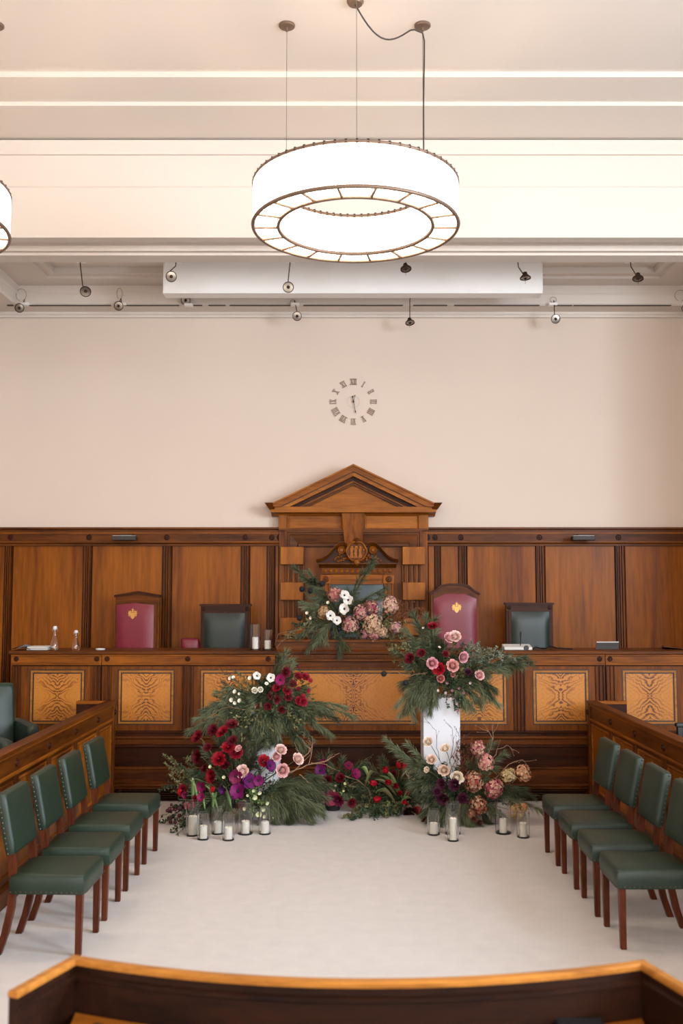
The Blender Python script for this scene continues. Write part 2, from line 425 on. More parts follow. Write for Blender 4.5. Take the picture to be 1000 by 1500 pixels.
# ------------------------------------------------------------------ wall panelling
def WX(px, Y=YW): return ex(px, Y, 870)
ZP = ez(773, YW); ZF0 = ez(797, YW)
ZD = 0.74                                                     # dais floor
mb = MB(); mb.box(AL, AR, YF + 0.05, YW, 0.0, ZD); dais = struct('floor_dais', mb, 'wood_dark_x')
def panelling(name, stiles, xa, xb, rosettes, narrow):
    root = empty(name, ((xa + xb) / 2, YW, ZD)); tag(root, kind='structure')
    m = MB(); m.box(xa, xb, YW - 0.015, YW - 0.002, ZD, ZF0); m.build('backing_board', 'wood_dark_z', root)
    edges = [xa] + [q for s in stiles for q in s] + [xb]
    for k in range(0, len(edges), 2):
        a, b = edges[k], edges[k + 1]
        if b - a < 0.03: continue
        m = MB(); m.box(a + 0.012, b - 0.012, YW - 0.032, YW - 0.015, ZD, ZF0 - 0.01)
        m.build('panel', 'wood_wall', root, origin=((a + b) / 2, YW - 0.02, 1.8), bevel=0.003)
    for a, b in stiles:
        w_ = b - a; m = MB()
        pr = [(a, YW - 0.015), (a, YW - 0.05)]
        for q in range(3):
            c0 = a + w_ * (0.12 + 0.27 * q)
            pr += [(c0, YW - 0.05), (c0 + w_ * 0.04, YW - 0.062), (c0 + w_ * 0.16, YW - 0.062), (c0 + w_ * 0.20, YW - 0.042), (c0 + w_ * 0.25, YW - 0.042)]
        pr += [(b, YW - 0.05), (b, YW - 0.015)]
        m.prism(pr, 'z', ZD, ZF0); m.build('stile', 'wood_mid_z', root, origin=((a + b) / 2, YW, 1.8))
    m = MB()
    zc = ZP; zf = ez(780, YW); zl = ez(795, YW); zm = ez(800, YW)
    m.prism([(YW, zc), (YW - 0.085, zc), (YW - 0.085, zc - 0.022), (YW - 0.05, zc - 0.03), (YW - 0.05, zf), (YW - 0.04, zf), (YW - 0.04, zl), (YW - 0.055, zl - 0.004),
             (YW - 0.075, zl - 0.02), (YW - 0.075, zm), (YW, zm)], 'x', xa, xb)
    m.build('frieze_rail', 'wood_mid_x', root)
    m = MB(); m.box(xa, xb, YW - 0.05, YW - 0.04, zf - 0.018, zf); m.box(xa, xb, YW - 0.048, YW - 0.04, zl, zl + 0.012); m.build('rail_bead', 'wood_panel_x', root)
    zr = (zf + zl) / 2
    for rx in rosettes:
        m = MB(); m.lathe(rosette_prof(0.034), (rx, YW - 0.04, zr), 20, 'y'); m.build('rosette', 'wood_dark_x', root, smooth=0.7)
    return root
wl = [(-108, -98), (8, 18), (123, 134), (239, 251), (354, 365), (392, 402)]
panelling('trim_3', [(WX(a), WX(b)) for a, b in wl], AL, WX(409), [WX(q) for q in (-100, 15, 130, 244, 359, 398, 409)], None)
wr = [(637, 644), (672, 683), (785, 797), (901, 914), (1018, 1030)]
panelling('trim_4', [(WX(a), WX(b)) for a, b in wr], WX(626), AR, [WX(q) for q in (626, 637, 675, 790, 906, 1022)], None)
# picture-light boxes on the frieze
for a, b, yy, lab in ((166, 201, 789, 'dark grey metal uplight box on the frieze above the pointed red chair'), (836, 869, 789, 'dark grey metal uplight box on the frieze right of the plain green chair')):
    p = P((a + b) / 2, yy, YW - 0.16); hw = (b - a) / 2 * (YW - 0.16) / F
    r = empty('wall_light', (p.x, YW - 0.085, p.z), label=lab, cat='wall light', group='uplights on the panelling')
    m = MB(); m.box(p.x - hw, p.x + hw, YW - 0.26, YW - 0.15, p.z - 0.022, p.z + 0.028); m.build('housing', 'grey_box', r, bevel=0.006)
    m = MB(); m.box(p.x - hw * 0.35, p.x + hw * 0.55, YW - 0.16, YW - 0.05, p.z - 0.012, p.z + 0.05); m.build('bracket', 'grey_box', r)
    m = MB(); m.box(p.x - hw * .92, p.x + hw * .92, YW - 0.25, YW - 0.16, p.z + 0.028, p.z + 0.031); m.build('lens', 'screen_white', r)

# ------------------------------------------------------------------ pedimented surround
sr = empty('pedimented_surround', (WX(517.5), YW, ZD), label='tall carved wooden surround with triangular pediment behind the throne', cat='surround')
YS = YW - 0.10
def SX(px, Y=YS): return ex(px, Y, 760)
def SZ(py, Y=YS): return ez(py, Y)
xm = SX(517.5)
# recess board
mb = MB(); mb.box(SX(444), SX(590), YW - 0.03, YW - 0.004, ZD, SZ(800)); mb.build('niche_panel', 'wood_wall', sr, origin=(xm, YW - 0.02, 2.2))
# piers
for s, (a, b) in enumerate(((409, 445), (589, 626))):
    m = MB(); m.box(SX(a), SX(b), YW - 0.07, YW - 0.002, ZD, SZ(775)); m.build('pier', 'wood_panel_z', sr, origin=(SX(a), YW, 2))
    m = MB(); fa, fb = (417, 443) if s == 0 else (591, 616)
    x0, x1 = SX(fa), SX(fb); w_ = (x1 - x0) / 7
    for q in range(4):
        m.prism([(x0 + 2 * q * w_, YW - 0.07), (x0 + 2 * q * w_ + .2 * w_, YW - 0.095), (x0 + 2 * q * w_ + .8 * w_, YW - 0.095), (x0 + (2 * q + 1) * w_, YW - 0.07)], 'z', ZD, SZ(800))
    m.build('fluting', 'wood_mid_z', sr)
    bx0, bx1 = (411, 444.5) if s == 0 else (589, 622)
    for t, bt in ((801, 827), (853, 879), (905, 931), (957, 983)):
        m = MB(); m.box(SX(bx0, YW - .16), SX(bx1, YW - .16), YW - 0.17, YW - 0.06, SZ(bt, YW - .16), SZ(t, YW - .16))
        m.build('block', 'wood_light_z', sr, origin=(SX((bx0 + bx1) / 2), YW - .1, SZ((t + bt) / 2)), bevel=0.006)
# architrave, mitred, open at the bottom
mb = MB()
o = [(0.0, 0.02), (0.0, 0.13), (0.03, 0.13), (0.035, 0.11), (0.055, 0.11), (0.06, 0.10), (0.15, 0.085), (0.16, 0.115), (0.19, 0.115), (0.195, 0.02)]
xa, xb, zt, zb_ = SX(417), SX(618), SZ(776), SZ(801)
mb2 = []
for i, d in o:
    k = i * (SX(441.5) - xa) / 0.195; kz = i * (zt - zb_) / 0.195
    mb2.append([(xa + k, YW - d, zb_ - 0.0), (xa + k, YW - d, zt - kz), (xb - k, YW - d, zt - kz), (xb - k, YW - d, zb_ - 0.0)])
vs_ = [p for r in mb2 for p in r]; fs_ = []
for k in range(len(o) - 1):
    for q in range(3): fs_.append((4 * k + q, 4 * k + q + 1, 4 * k + 5 + q, 4 * k + 4 + q))
mb.add(vs_, fs_); mb.build('architrave', 'wood_mid_x', sr)
# entablature block with sunk frieze panels
mb = MB(); mb.box(SX(408), SX(627), YW - 0.09, YW - 0.002, SZ(777), SZ(751)); mb.build('frieze', 'wood_light_x', sr)
for a, b in ((408, 420), (614, 627)):
    m = MB(); m.box(SX(a), SX(b), YW - 0.13, YW - 0.08, SZ(775), SZ(752)); m.build('frieze_end', 'wood_light_z', sr, bevel=0.003)
for a, b in ((421, 502), (534, 614)):
    m = MB(); x0, x1, z0, z1 = SX(a), SX(b), SZ(776), SZ(752)
    m.ring(x0, x1, z0, z1, YW - 0.08, [(0, 0), (0, 0.045), (0.008, 0.045), (0.02, 0.02), (0.024, 0.02), (0.026, 0.012)], cap=True)
    m.build('frieze_panel', 'wood_light_x', sr, origin=((x0 + x1) / 2, YW, z0))
mb = MB(); mb.prism([(SX(409), YW), (SX(409), YW - 0.14), (SX(626), YW - 0.14), (SX(626), YW)], 'z', SZ(777.5), SZ(774.5)); mb.build('frieze_bead', 'wood_mid_x', sr)
# keystone
mb = MB()
a0, a1, b0, b1 = SX(500), SX(534), SX(505), SX(530); z1, z0 = SZ(751), SZ(803)
mb.add([(b0, YW - .15, z0), (b1, YW - .15, z0), (a1, YW - .20, z1), (a0, YW - .20, z1), (b0, YW - .02, z0), (b1, YW - .02, z0), (a1, YW - .02, z1), (a0, YW - .02, z1)],
       [(0, 1, 2, 3), (4, 7, 6, 5), (0, 4, 5, 1), (1, 5, 6, 2), (2, 6, 7, 3), (3, 7, 4, 0)])
mb.build('keystone', 'wood_panel_z', sr, bevel=0.004)
# pediment: horizontal cornice, two raking cornices, tympanum
YQ = YW - 0.30
def QX(px): return ex(px, YQ, 740)
def QZ(py): return ez(py, YQ)
zc1, zc0 = QZ(742), QZ(750)
mb = MB()
mb.prism([(YW, zc0 - 0.035), (YW - 0.12, zc0 - 0.03), (YW - 0.15, zc0 - 0.012), (YW - 0.24, zc0), (YW - 0.27, zc0), (YW - 0.27, zc1), (YW, zc1)], 'x', QX(396) , QX(639))
mb.build('cornice', 'wood_light_x', sr)
mb = MB()
for s in (-1, 1):
    xt = QX(387.5) if s < 0 else QX(647.5); xi = QX(402) if s < 0 else QX(633); xo = QX(394) if s < 0 else QX(641)
    zt = QZ(736.5)
    mb.add([(xo, YW, zc1 - .03), (xo, YW - .28, zc1 - .03), (xi, YW - .28, zc1 - .03), (xi, YW, zc1 - .03), (xt, YW, zt), (xt, YW - .33, zt), (xi, YW - .33, zt), (xi, YW, zt)],
           [(0, 1, 2, 3), (4, 5, 6, 7), (0, 1, 5, 4), (1, 2, 6, 5), (2, 3, 7, 6), (3, 0, 4, 7)])
mb.build('cornice_return', 'wood_mid_x', sr)
zap = QZ(680); xap = QX(517.5)
for s in (-1, 1):
    xe = QX(400) if s < 0 else QX(635); ze = QZ(736.5)
    def layer(up0, up1, out, name, mat):
        # a band of the raking cornice between two offsets below its top line
        m = MB(); n_ = Vector((xap - xe, 0, zap - ze)); sl = n_.z / abs(n_.x)
        def endx(up):   # where this offset line meets the horizontal cornice
            t = max(0.0, (zc1 - (ze - up)) / n_.z) if (ze - up) < zc1 else 0.0
            return xe + n_.x * t, (ze - up) + n_.z * t
        x1_, z1_ = endx(up1); x0_, z0_ = endx(up0)
        pts = [(x0_, z0_), (xap, zap - up0), (xap, zap - up1), (x1_, z1_)]
        if up1 > 0.0 and z1_ == zc1 and z0_ > zc1: pts.append((xe, zc1))
        m.prism(pts, 'y', YW - out, YW - 0.002); m.build(name, mat, sr)
    layer(0.0, 0.02, 0.335, 'raking_cornice', 'wood_light_x')
    layer(0.02, 0.085, 0.315, 'raking_cornice', 'wood_panel_x')
    layer(0.085, 0.092, 0.29, 'raking_cornice', 'ebony')
    layer(0.092, 0.135, 0.285, 'raking_cornice', 'wood_light_x')
    layer(0.135, 0.175, 0.19, 'raking_cornice', 'wood_dark_x')
    layer(0.175, 0.195, 0.165, 'raking_cornice', 'wood_panel_x')
    layer(0.195, 0.225, 0.14, 'raking_cornice', 'wood_mid_x')
mb = MB(); mb.prism([(QX(425), zc1), (QX(610), zc1), (xap, zap - 0.13)], 'y', YW - 0.10, YW - 0.002); mb.build('tympanum', 'wood_light_x', sr)
# ------------------------------------------------------------------ dais desk
def DX(px, Y=YF): return ex(px, Y, 1000)
def DZ(py, Y=YF): return ez(py, Y)
desk = empty('dais_desk', (DX(517.5), YF, 0.0), label='long panelled wooden council desk raised on stepped plinth across the dais', cat='desk')
xl, xr = DX(17), 2 * DX(517.5) - DX(17)
ZTOP = DZ(953.5, YF - 0.05)
mb = MB(); mb.box(xl, xr, YF + 0.0, YF + 0.05, DZ(1078), DZ(958)); mb.build('carcass', 'wood_dark_x', desk)
mb = MB()
mb.prism([(YF - 0.05, ZTOP - 0.03), (YF - 0.05, ZTOP - 0.006), (YF - 0.044, ZTOP), (YF + 0.52, ZTOP), (YF + 0.52, ZTOP - 0.04), (YF - 0.035, ZTOP - 0.04)], 'x', xl - 0.02, xr + 0.02)
mb.build('worktop', 'wood_mid_x', desk)
for q in (xl, DX(404), DX(632), xr):
    m = MB(); m.box(q - 0.02 if q > 0 else q, q if q > 0 else q + 0.02, YF + 0.05, YF + 0.5, ZD, ZTOP - 0.04); m.build('end_board', 'wood_dark_z', desk)
# frieze in sections
secs = [(17, 148.5), (149.5, 403), (632, 885.5), (886.5, 1018)]
for a, b in secs:
    x0, x1 = DX(a), DX(b); zt, z0 = ZTOP - 0.04, DZ(975)
    m = MB(); m.prism([(YF, zt), (YF - 0.035, zt), (YF - 0.035, zt - 0.012), (YF - 0.022, zt - 0.016), (YF - 0.022, z0 + 0.03), (YF - 0.03, z0 + 0.026), (YF - 0.03, z0 + 0.008), (YF - 0.012, z0), (YF, z0)], 'x', x0, x1)
    m.build('frieze', 'wood_panel_x', desk, origin=((x0 + x1) / 2, YF, zt))
for px in (24, 142, 157, 275, 393, 642, 760, 878, 893, 1010):
    m = MB(); m.lathe(rosette_prof(0.027), (DX(px), YF - 0.022, DZ(965)), 18, 'y'); m.build('rosette', 'wood_dark_x', desk, smooth=0.7)
# cross-grained framing, pilasters, inlay borders and figured panels
zp1, zp0 = DZ(976), DZ(1070)
pans = [(44, 125), (173, 256), (293, 375), (426.5, 608.5), (660, 742), (779, 862), (910, 991)]
pil = [(19, 31), (134, 148), (150, 164), (266, 284), (396, 412), (623, 639), (751, 769), (871, 885), (887, 901), (1004, 1016)]
bays = []
for i, (a, b) in enumerate(pans):
    left = max([q[1] for q in pil if q[1] <= a]); right = min([q[0] for q in pil if q[0] >= b])
    x0, x1, px0, px1 = DX(left), DX(right), DX(a), DX(b)
    zi1, zi0 = DZ(980.5), DZ(1061.5)
    for (qa, qb, za_, zb__, mt) in ((x0, px0, zp0, zp1, 'wood_cross'), (px1, x1, zp0, zp1, 'wood_cross'), (px0, px1, zi1, zp1, 'wood_cross'), (px0, px1, zp0, zi0, 'wood_cross')):
        m = MB(); m.box(qa, qb, YF - 0.012, YF + 0.004, za_, zb__); m.build('veneer_band', mt, desk, origin=((qa + qb) / 2, YF, (za_ + zb__) / 2))
    m = MB(); m.ring(px0, px1, zi0, zi1, YF, [(0, 0.004), (0.0, 0.016), (0.01, 0.016), (0.011, 0.010)]); m.build('ebony_line', 'ebony', desk)
    m = MB(); m.ring(px0 + .011, px1 - .011, zi0 + .011, zi1 - .011, YF, [(0, 0.006), (0, 0.018), (0.020, 0.018), (0.020, 0.01)]); m.build('inlay_border', 'wood_inlay', desk)
    m = MB(); m.ring(px0 + .031, px1 - .031, zi0 + .031, zi1 - .031, YF, [(0, 0.006), (0, 0.013), (0.012, 0.013), (0.012, 0.006)]); m.build('ebony_line', 'ebony', desk)
    m = MB(); m.ring(px0 + .042, px1 - .042, zi0 + .042, zi1 - .042, YF, [(0, 0.0), (0, 0.008)], cap=True)
    m.build('figured_panel', 'burr_veneer', desk, origin=((px0 + px1) / 2, YF, (zi0 + zi1) / 2 + 0.01))
for a, b in pil:
    x0, x1 = DX(a), DX(b); n_ = 3 if b - a < 16 else 4; w_ = (x1 - x0) / (2 * n_ - 1); m = MB()
    m.box(x0, x1, YF - 0.01, YF + 0.004, zp0, zp1)
    for q in range(n_): c0 = x0 + 2 * q * w_; m.prism([(c0, YF - 0.01), (c0 + .2 * w_, YF - 0.028), (c0 + .8 * w_, YF - 0.028), (c0 + w_, YF - 0.01)], 'z', zp0, zp1)
    m.build('fluted_pilaster', 'wood_mid_z', desk, origin=((x0 + x1) / 2, YF, zp0))
# raised middle reading ledge
xa, xb = DX(405), DX(631); zr = DZ(937, YF - 0.06)
mb = MB()
mb.prism([(YF + 0.55, zr), (YF - 0.055, zr), (YF - 0.06, zr - 0.006), (YF - 0.06, zr - 0.025), (YF - 0.03, zr - 0.03), (YF - 0.03, ZTOP + 0.012), (YF - 0.045, ZTOP), (YF - 0.045, ZTOP - 0.02),
          (YF - 0.03, ZTOP - 0.03), (YF - 0.03, ZTOP - 0.08), (YF - 0.06, ZTOP - 0.085), (YF - 0.06, ZTOP - 0.105), (YF - 0.03, ZTOP - 0.115), (YF - 0.03, DZ(977)), (YF + 0.02, DZ(977)), (YF + .02, zr - .04), (YF + .55, zr - 0.04)], 'x', xa, xb)
mb.build('reading_ledge', 'wood_mid_x', desk)
mb = MB()
for q in range(46):
    c = xa + (q + .5) * (xb - xa) / 46; mb.box(c - 0.009, c + 0.009, YF - 0.052, YF - 0.03, ZTOP - 0.068, ZTOP - 0.05)
d_ = mb.build('dentil_course', 'wood_mid_z', desk); tag(d_, kind='stuff')
# stepped plinth, each board its own piece
pl0, pl1 = DX(17) - 0.02, xr + 0.02
def board(yt, yb, out, mat, lip=0.012):
    y = YF - out; zt, z0 = ez(yt, y), ez(yb, y); m = MB()
    m.prism([(YF + 0.05, zt), (y + 0.006, zt), (y - lip + .004, zt - 0.004), (y - lip, zt - 0.012), (y - lip, zt - 0.022), (y, zt - 0.032), (y, z0), (YF + 0.05, z0)], 'x', pl0, pl1)
    return m.build('plinth_board', mat, desk)
board(1070, 1079, 0.005, 'wood_dark_x', 0.004)
board(1078.5, 1091.5, 0.03, 'wood_mid_x')
board(1091, 1124, 0.06, 'wood_dark_x')
board(1123, 1149, 0.10, 'wood_mid_x')
board(1148, 1156, 0.115, 'wood_mid_x')
mb = MB(); mb.box(pl0, pl1, YG + 0.04, YF + 0.05, 0.0, ez(1156, YG)); mb.build('grille_recess', 'shadow_gap', desk)
zg = ez(1156, YG)
for q in range(5):
    z = 0.006 + q * (zg - 0.004) / 5; m = MB(); m.box(pl0, pl1, YG, YG + 0.04, z, z + (zg / 5) * 0.42); m.build('grille_slat', 'wood_dark_x', desk)
for q in range(9):
    x = pl0 + (q + .5) * (pl1 - pl0) / 9; m = MB(); m.box(x - .012, x + .012, YG - 0.004, YG + 0.04, 0.0, zg); m.build('grille_bar', 'wood_dark_x', desk)

# ------------------------------------------------------------------ side pews
def pew(name, xface, sgn, y_far, y_near, ros_y, label, ret):
    # local x runs along the pew, -y is the aisle face
    rz = PI / 2 if sgn > 0 else -PI / 2
    r = empty(name, (xface, y_far, 0.0), rz, label, 'pew screen')
    def lx(y): return (y - y_far) * (1 if sgn > 0 else -1)
    zt = RAILZ
    a, b = sorted((lx(y_far), lx(y_near)))
    def B(m, nm, mt, **k): return m.build(nm, mt, r, world=False, **k)
    m = MB(); m.prism([(-0.02, zt - 0.03), (-0.02, zt - 0.004), (-0.014, zt), (0.075, zt), (0.08, zt - 0.006), (0.08, zt - 0.03)], 'x', a, b); B(m, 'top_cap', 'wood_mid_x')
    zf = zt - 0.19
    m = MB(); m.box(a, b, 0.0, 0.06, zf, zt - 0.03); B(m, 'frieze', 'wood_mid_x', bevel=0.003)
    m = MB(); m.prism([(0.0, zf), (-0.014, zf + .004), (-0.014, zf + .018), (0, zf + .024)], 'x', a, b); m.prism([(0, zt - .03), (-.012, zt - .034), (-.012, zt - .046), (0, zt - .05)], 'x', a, b); B(m, 'frieze_bead', 'wood_panel_x')
    m = MB(); m.box(a, b, 0.02, 0.05, 0.0, zf); B(m, 'backing', 'wood_dark_x')
    m = MB(); m.prism([(0.02, 0.0), (-0.025, 0.0), (-0.025, 0.11), (-0.01, 0.13), (0.02, 0.135)], 'x', a, b); B(m, 'skirting', 'wood_mid_x')
    xs = sorted(lx(y) for y in ros_y)
    for x in xs:
        m = MB(); m.box(x - 0.045, x + 0.045, -0.008, 0.02, 0.135, zf); B(m, 'stile', 'wood_mid_z', bevel=0.004, origin=(x, 0, 0.5))
        m = MB(); m.lathe(rosette_prof(0.03), (x, 0.0, zt - 0.11), 18, 'y'); B(m, 'rosette', 'wood_dark_x', smooth=0.7)
    ed = [a] + xs + [b]
    for q in range(len(ed) - 1):
        x0 = ed[q] + (0.05 if q > 0 else 0.075 if True else 0); x1 = ed[q + 1] - (0.05 if q < len(ed) - 2 else 0.075)
        if x1 - x0 < 0.1: continue
        m = MB(); m.ring(x0, x1, 0.17, zf - 0.03, 0.02, [(0, 0), (0, 0.016), (0.012, 0.02), (0.022, 0.012), (0.03, 0.002)]); B(m, 'panel_moulding', 'wood_panel_x')
        m = MB(); m.box(x0 + .02, x1 - .02, 0.012, 0.02, 0.19, zf - 0.05); B(m, 'panel', 'wood_panel_z', origin=((x0 + x1) / 2, 0.016, 0.5))
        m = MB(); m.box(x0 - .02, x1 + .02, 0.005, 0.02, 0.135, 0.17); B(m, 'panel_rail', 'wood_mid_x'); m = MB(); m.box(x0 - .02, x1 + .02, 0.005, 0.02, zf - .03, zf); B(m, 'panel_rail', 'wood_mid_x')
    # end post at the desk and the short return behind it
    p0, p1 = sorted((0.0, 0.07 if lx(y_near) > 0 else -0.07))
    m = MB(); m.box(p0, p1, -0.018, 0.07, 0.0, zt - 0.03); B(m, 'end_post', 'wood_mid_z', bevel=0.004)
    m = MB(); m.lathe(rosette_prof(0.028), ((p0 + p1) / 2, -0.018, zt - 0.11), 18, 'y'); B(m, 'rosette', 'wood_dark_x', smooth=0.7)
    m = MB(); m.box(p0, p1, 0.07, ret, 0.0, zt - 0.03); B(m, 'return_panel', 'wood_dark_y')
    m = MB(); m.box(p0 - .012, p1 + .012, 0.07, ret, zt - 0.03, zt); B(m, 'return_cap', 'wood_panel_y', bevel=0.004)
    return r
YE = YG - 0.16
RAILZ = ez(1026, YE)
XL = ex(167, YE, 1030); XR = ex(862, YE, 1030)
def railY(px, x): return x * F / (px - 500) * 1.0
pew('pew_screen', XL, 1, YE, 3.9, [9.43, 8.65, 7.87, 7.09, 6.31, 5.53, 4.75], 'panelled wooden pew screen behind the green chairs on the bottle side', 0.36)
pew('pew_screen', XR, -1, YE, 3.9, [9.28, 8.52, 7.76, 7.0, 6.24, 5.48, 4.72], 'panelled wooden pew screen behind the green chairs on the tablet side', 0.36)
# raised pew floors behind the screens
mb = MB(); mb.box(ML, XL - 0.09, 3.9, YE - 0.08, 0.0, 0.3); struct('floor_pew_left', mb, 'wood_dark_y')
mb = MB(); mb.box(XR + 0.09, MR, 3.9, YE - 0.08, 0.0, 0.3); struct('floor_pew_right', mb, 'wood_dark_y')

# ------------------------------------------------------------------ front desk (near the camera), curved
fd = empty('front_desk', (0.05, 2.85, 0.0), label='curved dark wooden desk with pale top rail and green leather writing surface', cat='desk')
ZR = 1.0
def fp(px, py): return onz(px, py, ZR)
mid = fp(517, 1436); lc = fp(110, 1402); rc = fp(940, 1409); le = fp(20, 1452); re = fp(1002, 1446)
def arc(a, m_, b, n):
    # quadratic through the middle point
    c = m_ * 2 - (a + b) * 0.5
    return [a * (1 - t) ** 2 + c * 2 * t * (1 - t) + b * t * t for t in [i / n for i in range(n + 1)]]
curve = arc(lc, mid, rc, 28)
nre = re + (re - rc).normalized() * 0.22
path = [le] + curve + [nre]
def wall_along(pth, prof):
    # prof: (offset towards camera, z); mitred offset in plan
    m = MB(); n = len(prof); vs = []
    for k, p in enumerate(pth):
        a = (pth[k] - pth[k - 1]).normalized() if k > 0 else None
        b = (pth[k + 1] - pth[k]).normalized() if k < len(pth) - 1 else None
        if a is None: a = b
        if b is None: b = a
        na = Vector((a.y, -a.x, 0)); nb = Vector((b.y, -b.x, 0)); nn = (na + nb); nn = nn / max(0.2, nn.dot(na))
        for o_, z in prof: vs.append((p.x + nn.x * o_, p.y + nn.y * o_, z))
    fs = []
    for k in range(len(pth) - 1):
        for i in range(n):
            j = (i + 1) % n; fs.append((k * n + i, k * n + j, (k + 1) * n + j, (k + 1) * n + i))
    fs += [list(range(n)), list(range((len(pth) - 1) * n, len(pth) * n))[::-1]]
    m.add(vs, fs); return m
wall_along(path, [(-0.016, ZR), (0.008, ZR), (0.013, ZR - 0.006), (0.013, ZR - 0.018), (-0.02, ZR - 0.018), (-0.02, ZR - .006)]).build('top_rail', 'wood_inlay', fd)
wall_along(path, [(-0.016, 0.0), (-0.016, ZR - 0.018), (0.009, ZR - 0.018), (0.009, 0.0)]).build('front_panel', 'wood_shaded', fd)
wall_along(path, [(0.009, ZR - 0.04), (0.02, ZR - 0.044), (0.02, ZR - 0.056), (0.009, ZR - 0.062)]).build('panel_bead', 'wood_shaded', fd)
zd = 0.85
inner = [p + Vector((0, 0, 0)) for p in curve]
mb = MB(); n_ = len(inner); vs_ = []
for p in inner: vs_ += [(p.x * .985, p.y - 0.028, zd - 0.03), (p.x * .985, p.y - 0.028, zd), (p.x * .93, p.y - 0.5, zd), (p.x * .93, p.y - .5, zd - 0.03)]
fs_ = [(4 * k + i, 4 * k + (i + 1) % 4, 4 * k + 4 + (i + 1) % 4, 4 * k + 4 + i) for k in range(n_ - 1) for i in range(4)] + [(0, 1, 2, 3), (4 * n_ - 1, 4 * n_ - 2, 4 * n_ - 3, 4 * n_ - 4)]
mb.add(vs_, fs_); mb.build('writing_surface', 'wood_light_x', fd)
mb = MB(); vs_ = []
for p in inner[1:-1]: vs_ += [(p.x * .96, p.y - 0.085, zd + .001), (p.x * .96, p.y - 0.085, zd + .004), (p.x * .92, p.y - 0.44, zd + .004), (p.x * .92, p.y - .44, zd + .001)]
n_ -= 2
fs_ = [(4 * k + i, 4 * k + (i + 1) % 4, 4 * k + 4 + (i + 1) % 4, 4 * k + 4 + i) for k in range(n_ - 1) for i in range(4)] + [(0, 1, 2, 3), (4 * n_ - 1, 4 * n_ - 2, 4 * n_ - 3, 4 * n_ - 4)]
mb.add(vs_, fs_); mb.build('leather_inset', 'leather_green_dark', fd)
q = onz(850, 1494, zd + 0.02)
mb = MB(); mb.box(q.x - 0.075, q.x + 0.06, q.y - 0.05, q.y + 0.012, zd + .004, zd + 0.024); tag(mb.build('black_case', 'black_plastic', None, bevel=0.006, origin=(q.x, q.y, zd + .004)), 'small flat black case lying on the curved front desk', 'case')
# plinths/feet of the front desk stand behind the panel
for sx in (-0.7, 0.78):
    m = MB(); m.box(sx - .02, sx + .02, 2.42, 2.76, 0.0, zd - 0.03); m.build('side_support', 'wood_dark_z', fd)
# ------------------------------------------------------------------ green side chairs
def rounded_pad(m, hx, hy, z0, z1, puff, r=0.02, nx=8, ny=8, taper=0.0):
    # upholstered block: rounded edges and a slightly domed top
    def corner(u, v, z, inset):
        x = -hx + 2 * hx * u; y = (-hy + 2 * hy * v) * (1 - taper * (1 - u))
        return x, y, z
    rings = [(z0, 0.0), (z0 + (z1 - z0) * .45, -0.003), (z1 - r, 0.0), (z1 - r * .3, r * .3), (z1, r)]
    loop = []
    for i in range(nx): loop.append((i / nx, 0.0))
    for j in range(ny): loop.append((1.0, j / ny))
    for i in range(nx): loop.append((1 - i / nx, 1.0))
    for j in range(ny): loop.append((0.0, 1 - j / ny))
    n = len(loop); vs = []; fs = []
    for z, ins in rings:
        for u, v in loop:
            hx_ = hx - ins; hy_ = hy - ins
            # rounded plan corners
            x = -hx_ + 2 * hx_ * u; y = (-hy_ + 2 * hy_ * v) * (1 - taper * (1 - u))
            ex_ = max(0, abs(2 * u - 1) - 0.9) * 10; ey_ = max(0, abs(2 * v - 1) - 0.9) * 10
            k = 1 - 0.035 * ex_ * ey_
            vs.append((x * k, y * k, z))
    for k in range(len(rings) - 1):
        for i in range(n):
            j = (i + 1) % n; fs.append((k * n + i, k * n + j, (k + 1) * n + j, (k + 1) * n + i))
    fs.append(list(range(n))[::-1])
    m.add(vs, fs)
    def top(u, v):
        hx_ = hx - r; hy_ = hy - r
        x = -hx_ + 2 * hx_ * u; y = (-hy_ + 2 * hy_ * v) * (1 - taper * (1 - u))
        d = (1 - (2 * u - 1) ** 4) * (1 - (2 * v - 1) ** 4)
        ex_ = max(0, abs(2 * u - 1) - 0.9) * 10; ey_ = max(0, abs(2 * v - 1) - 0.9) * 10
        k = 1 - 0.035 * ex_ * ey_
        return (x * k, y * k, z1 + puff * d)
    m.grid(top, nx * 2, ny * 2)
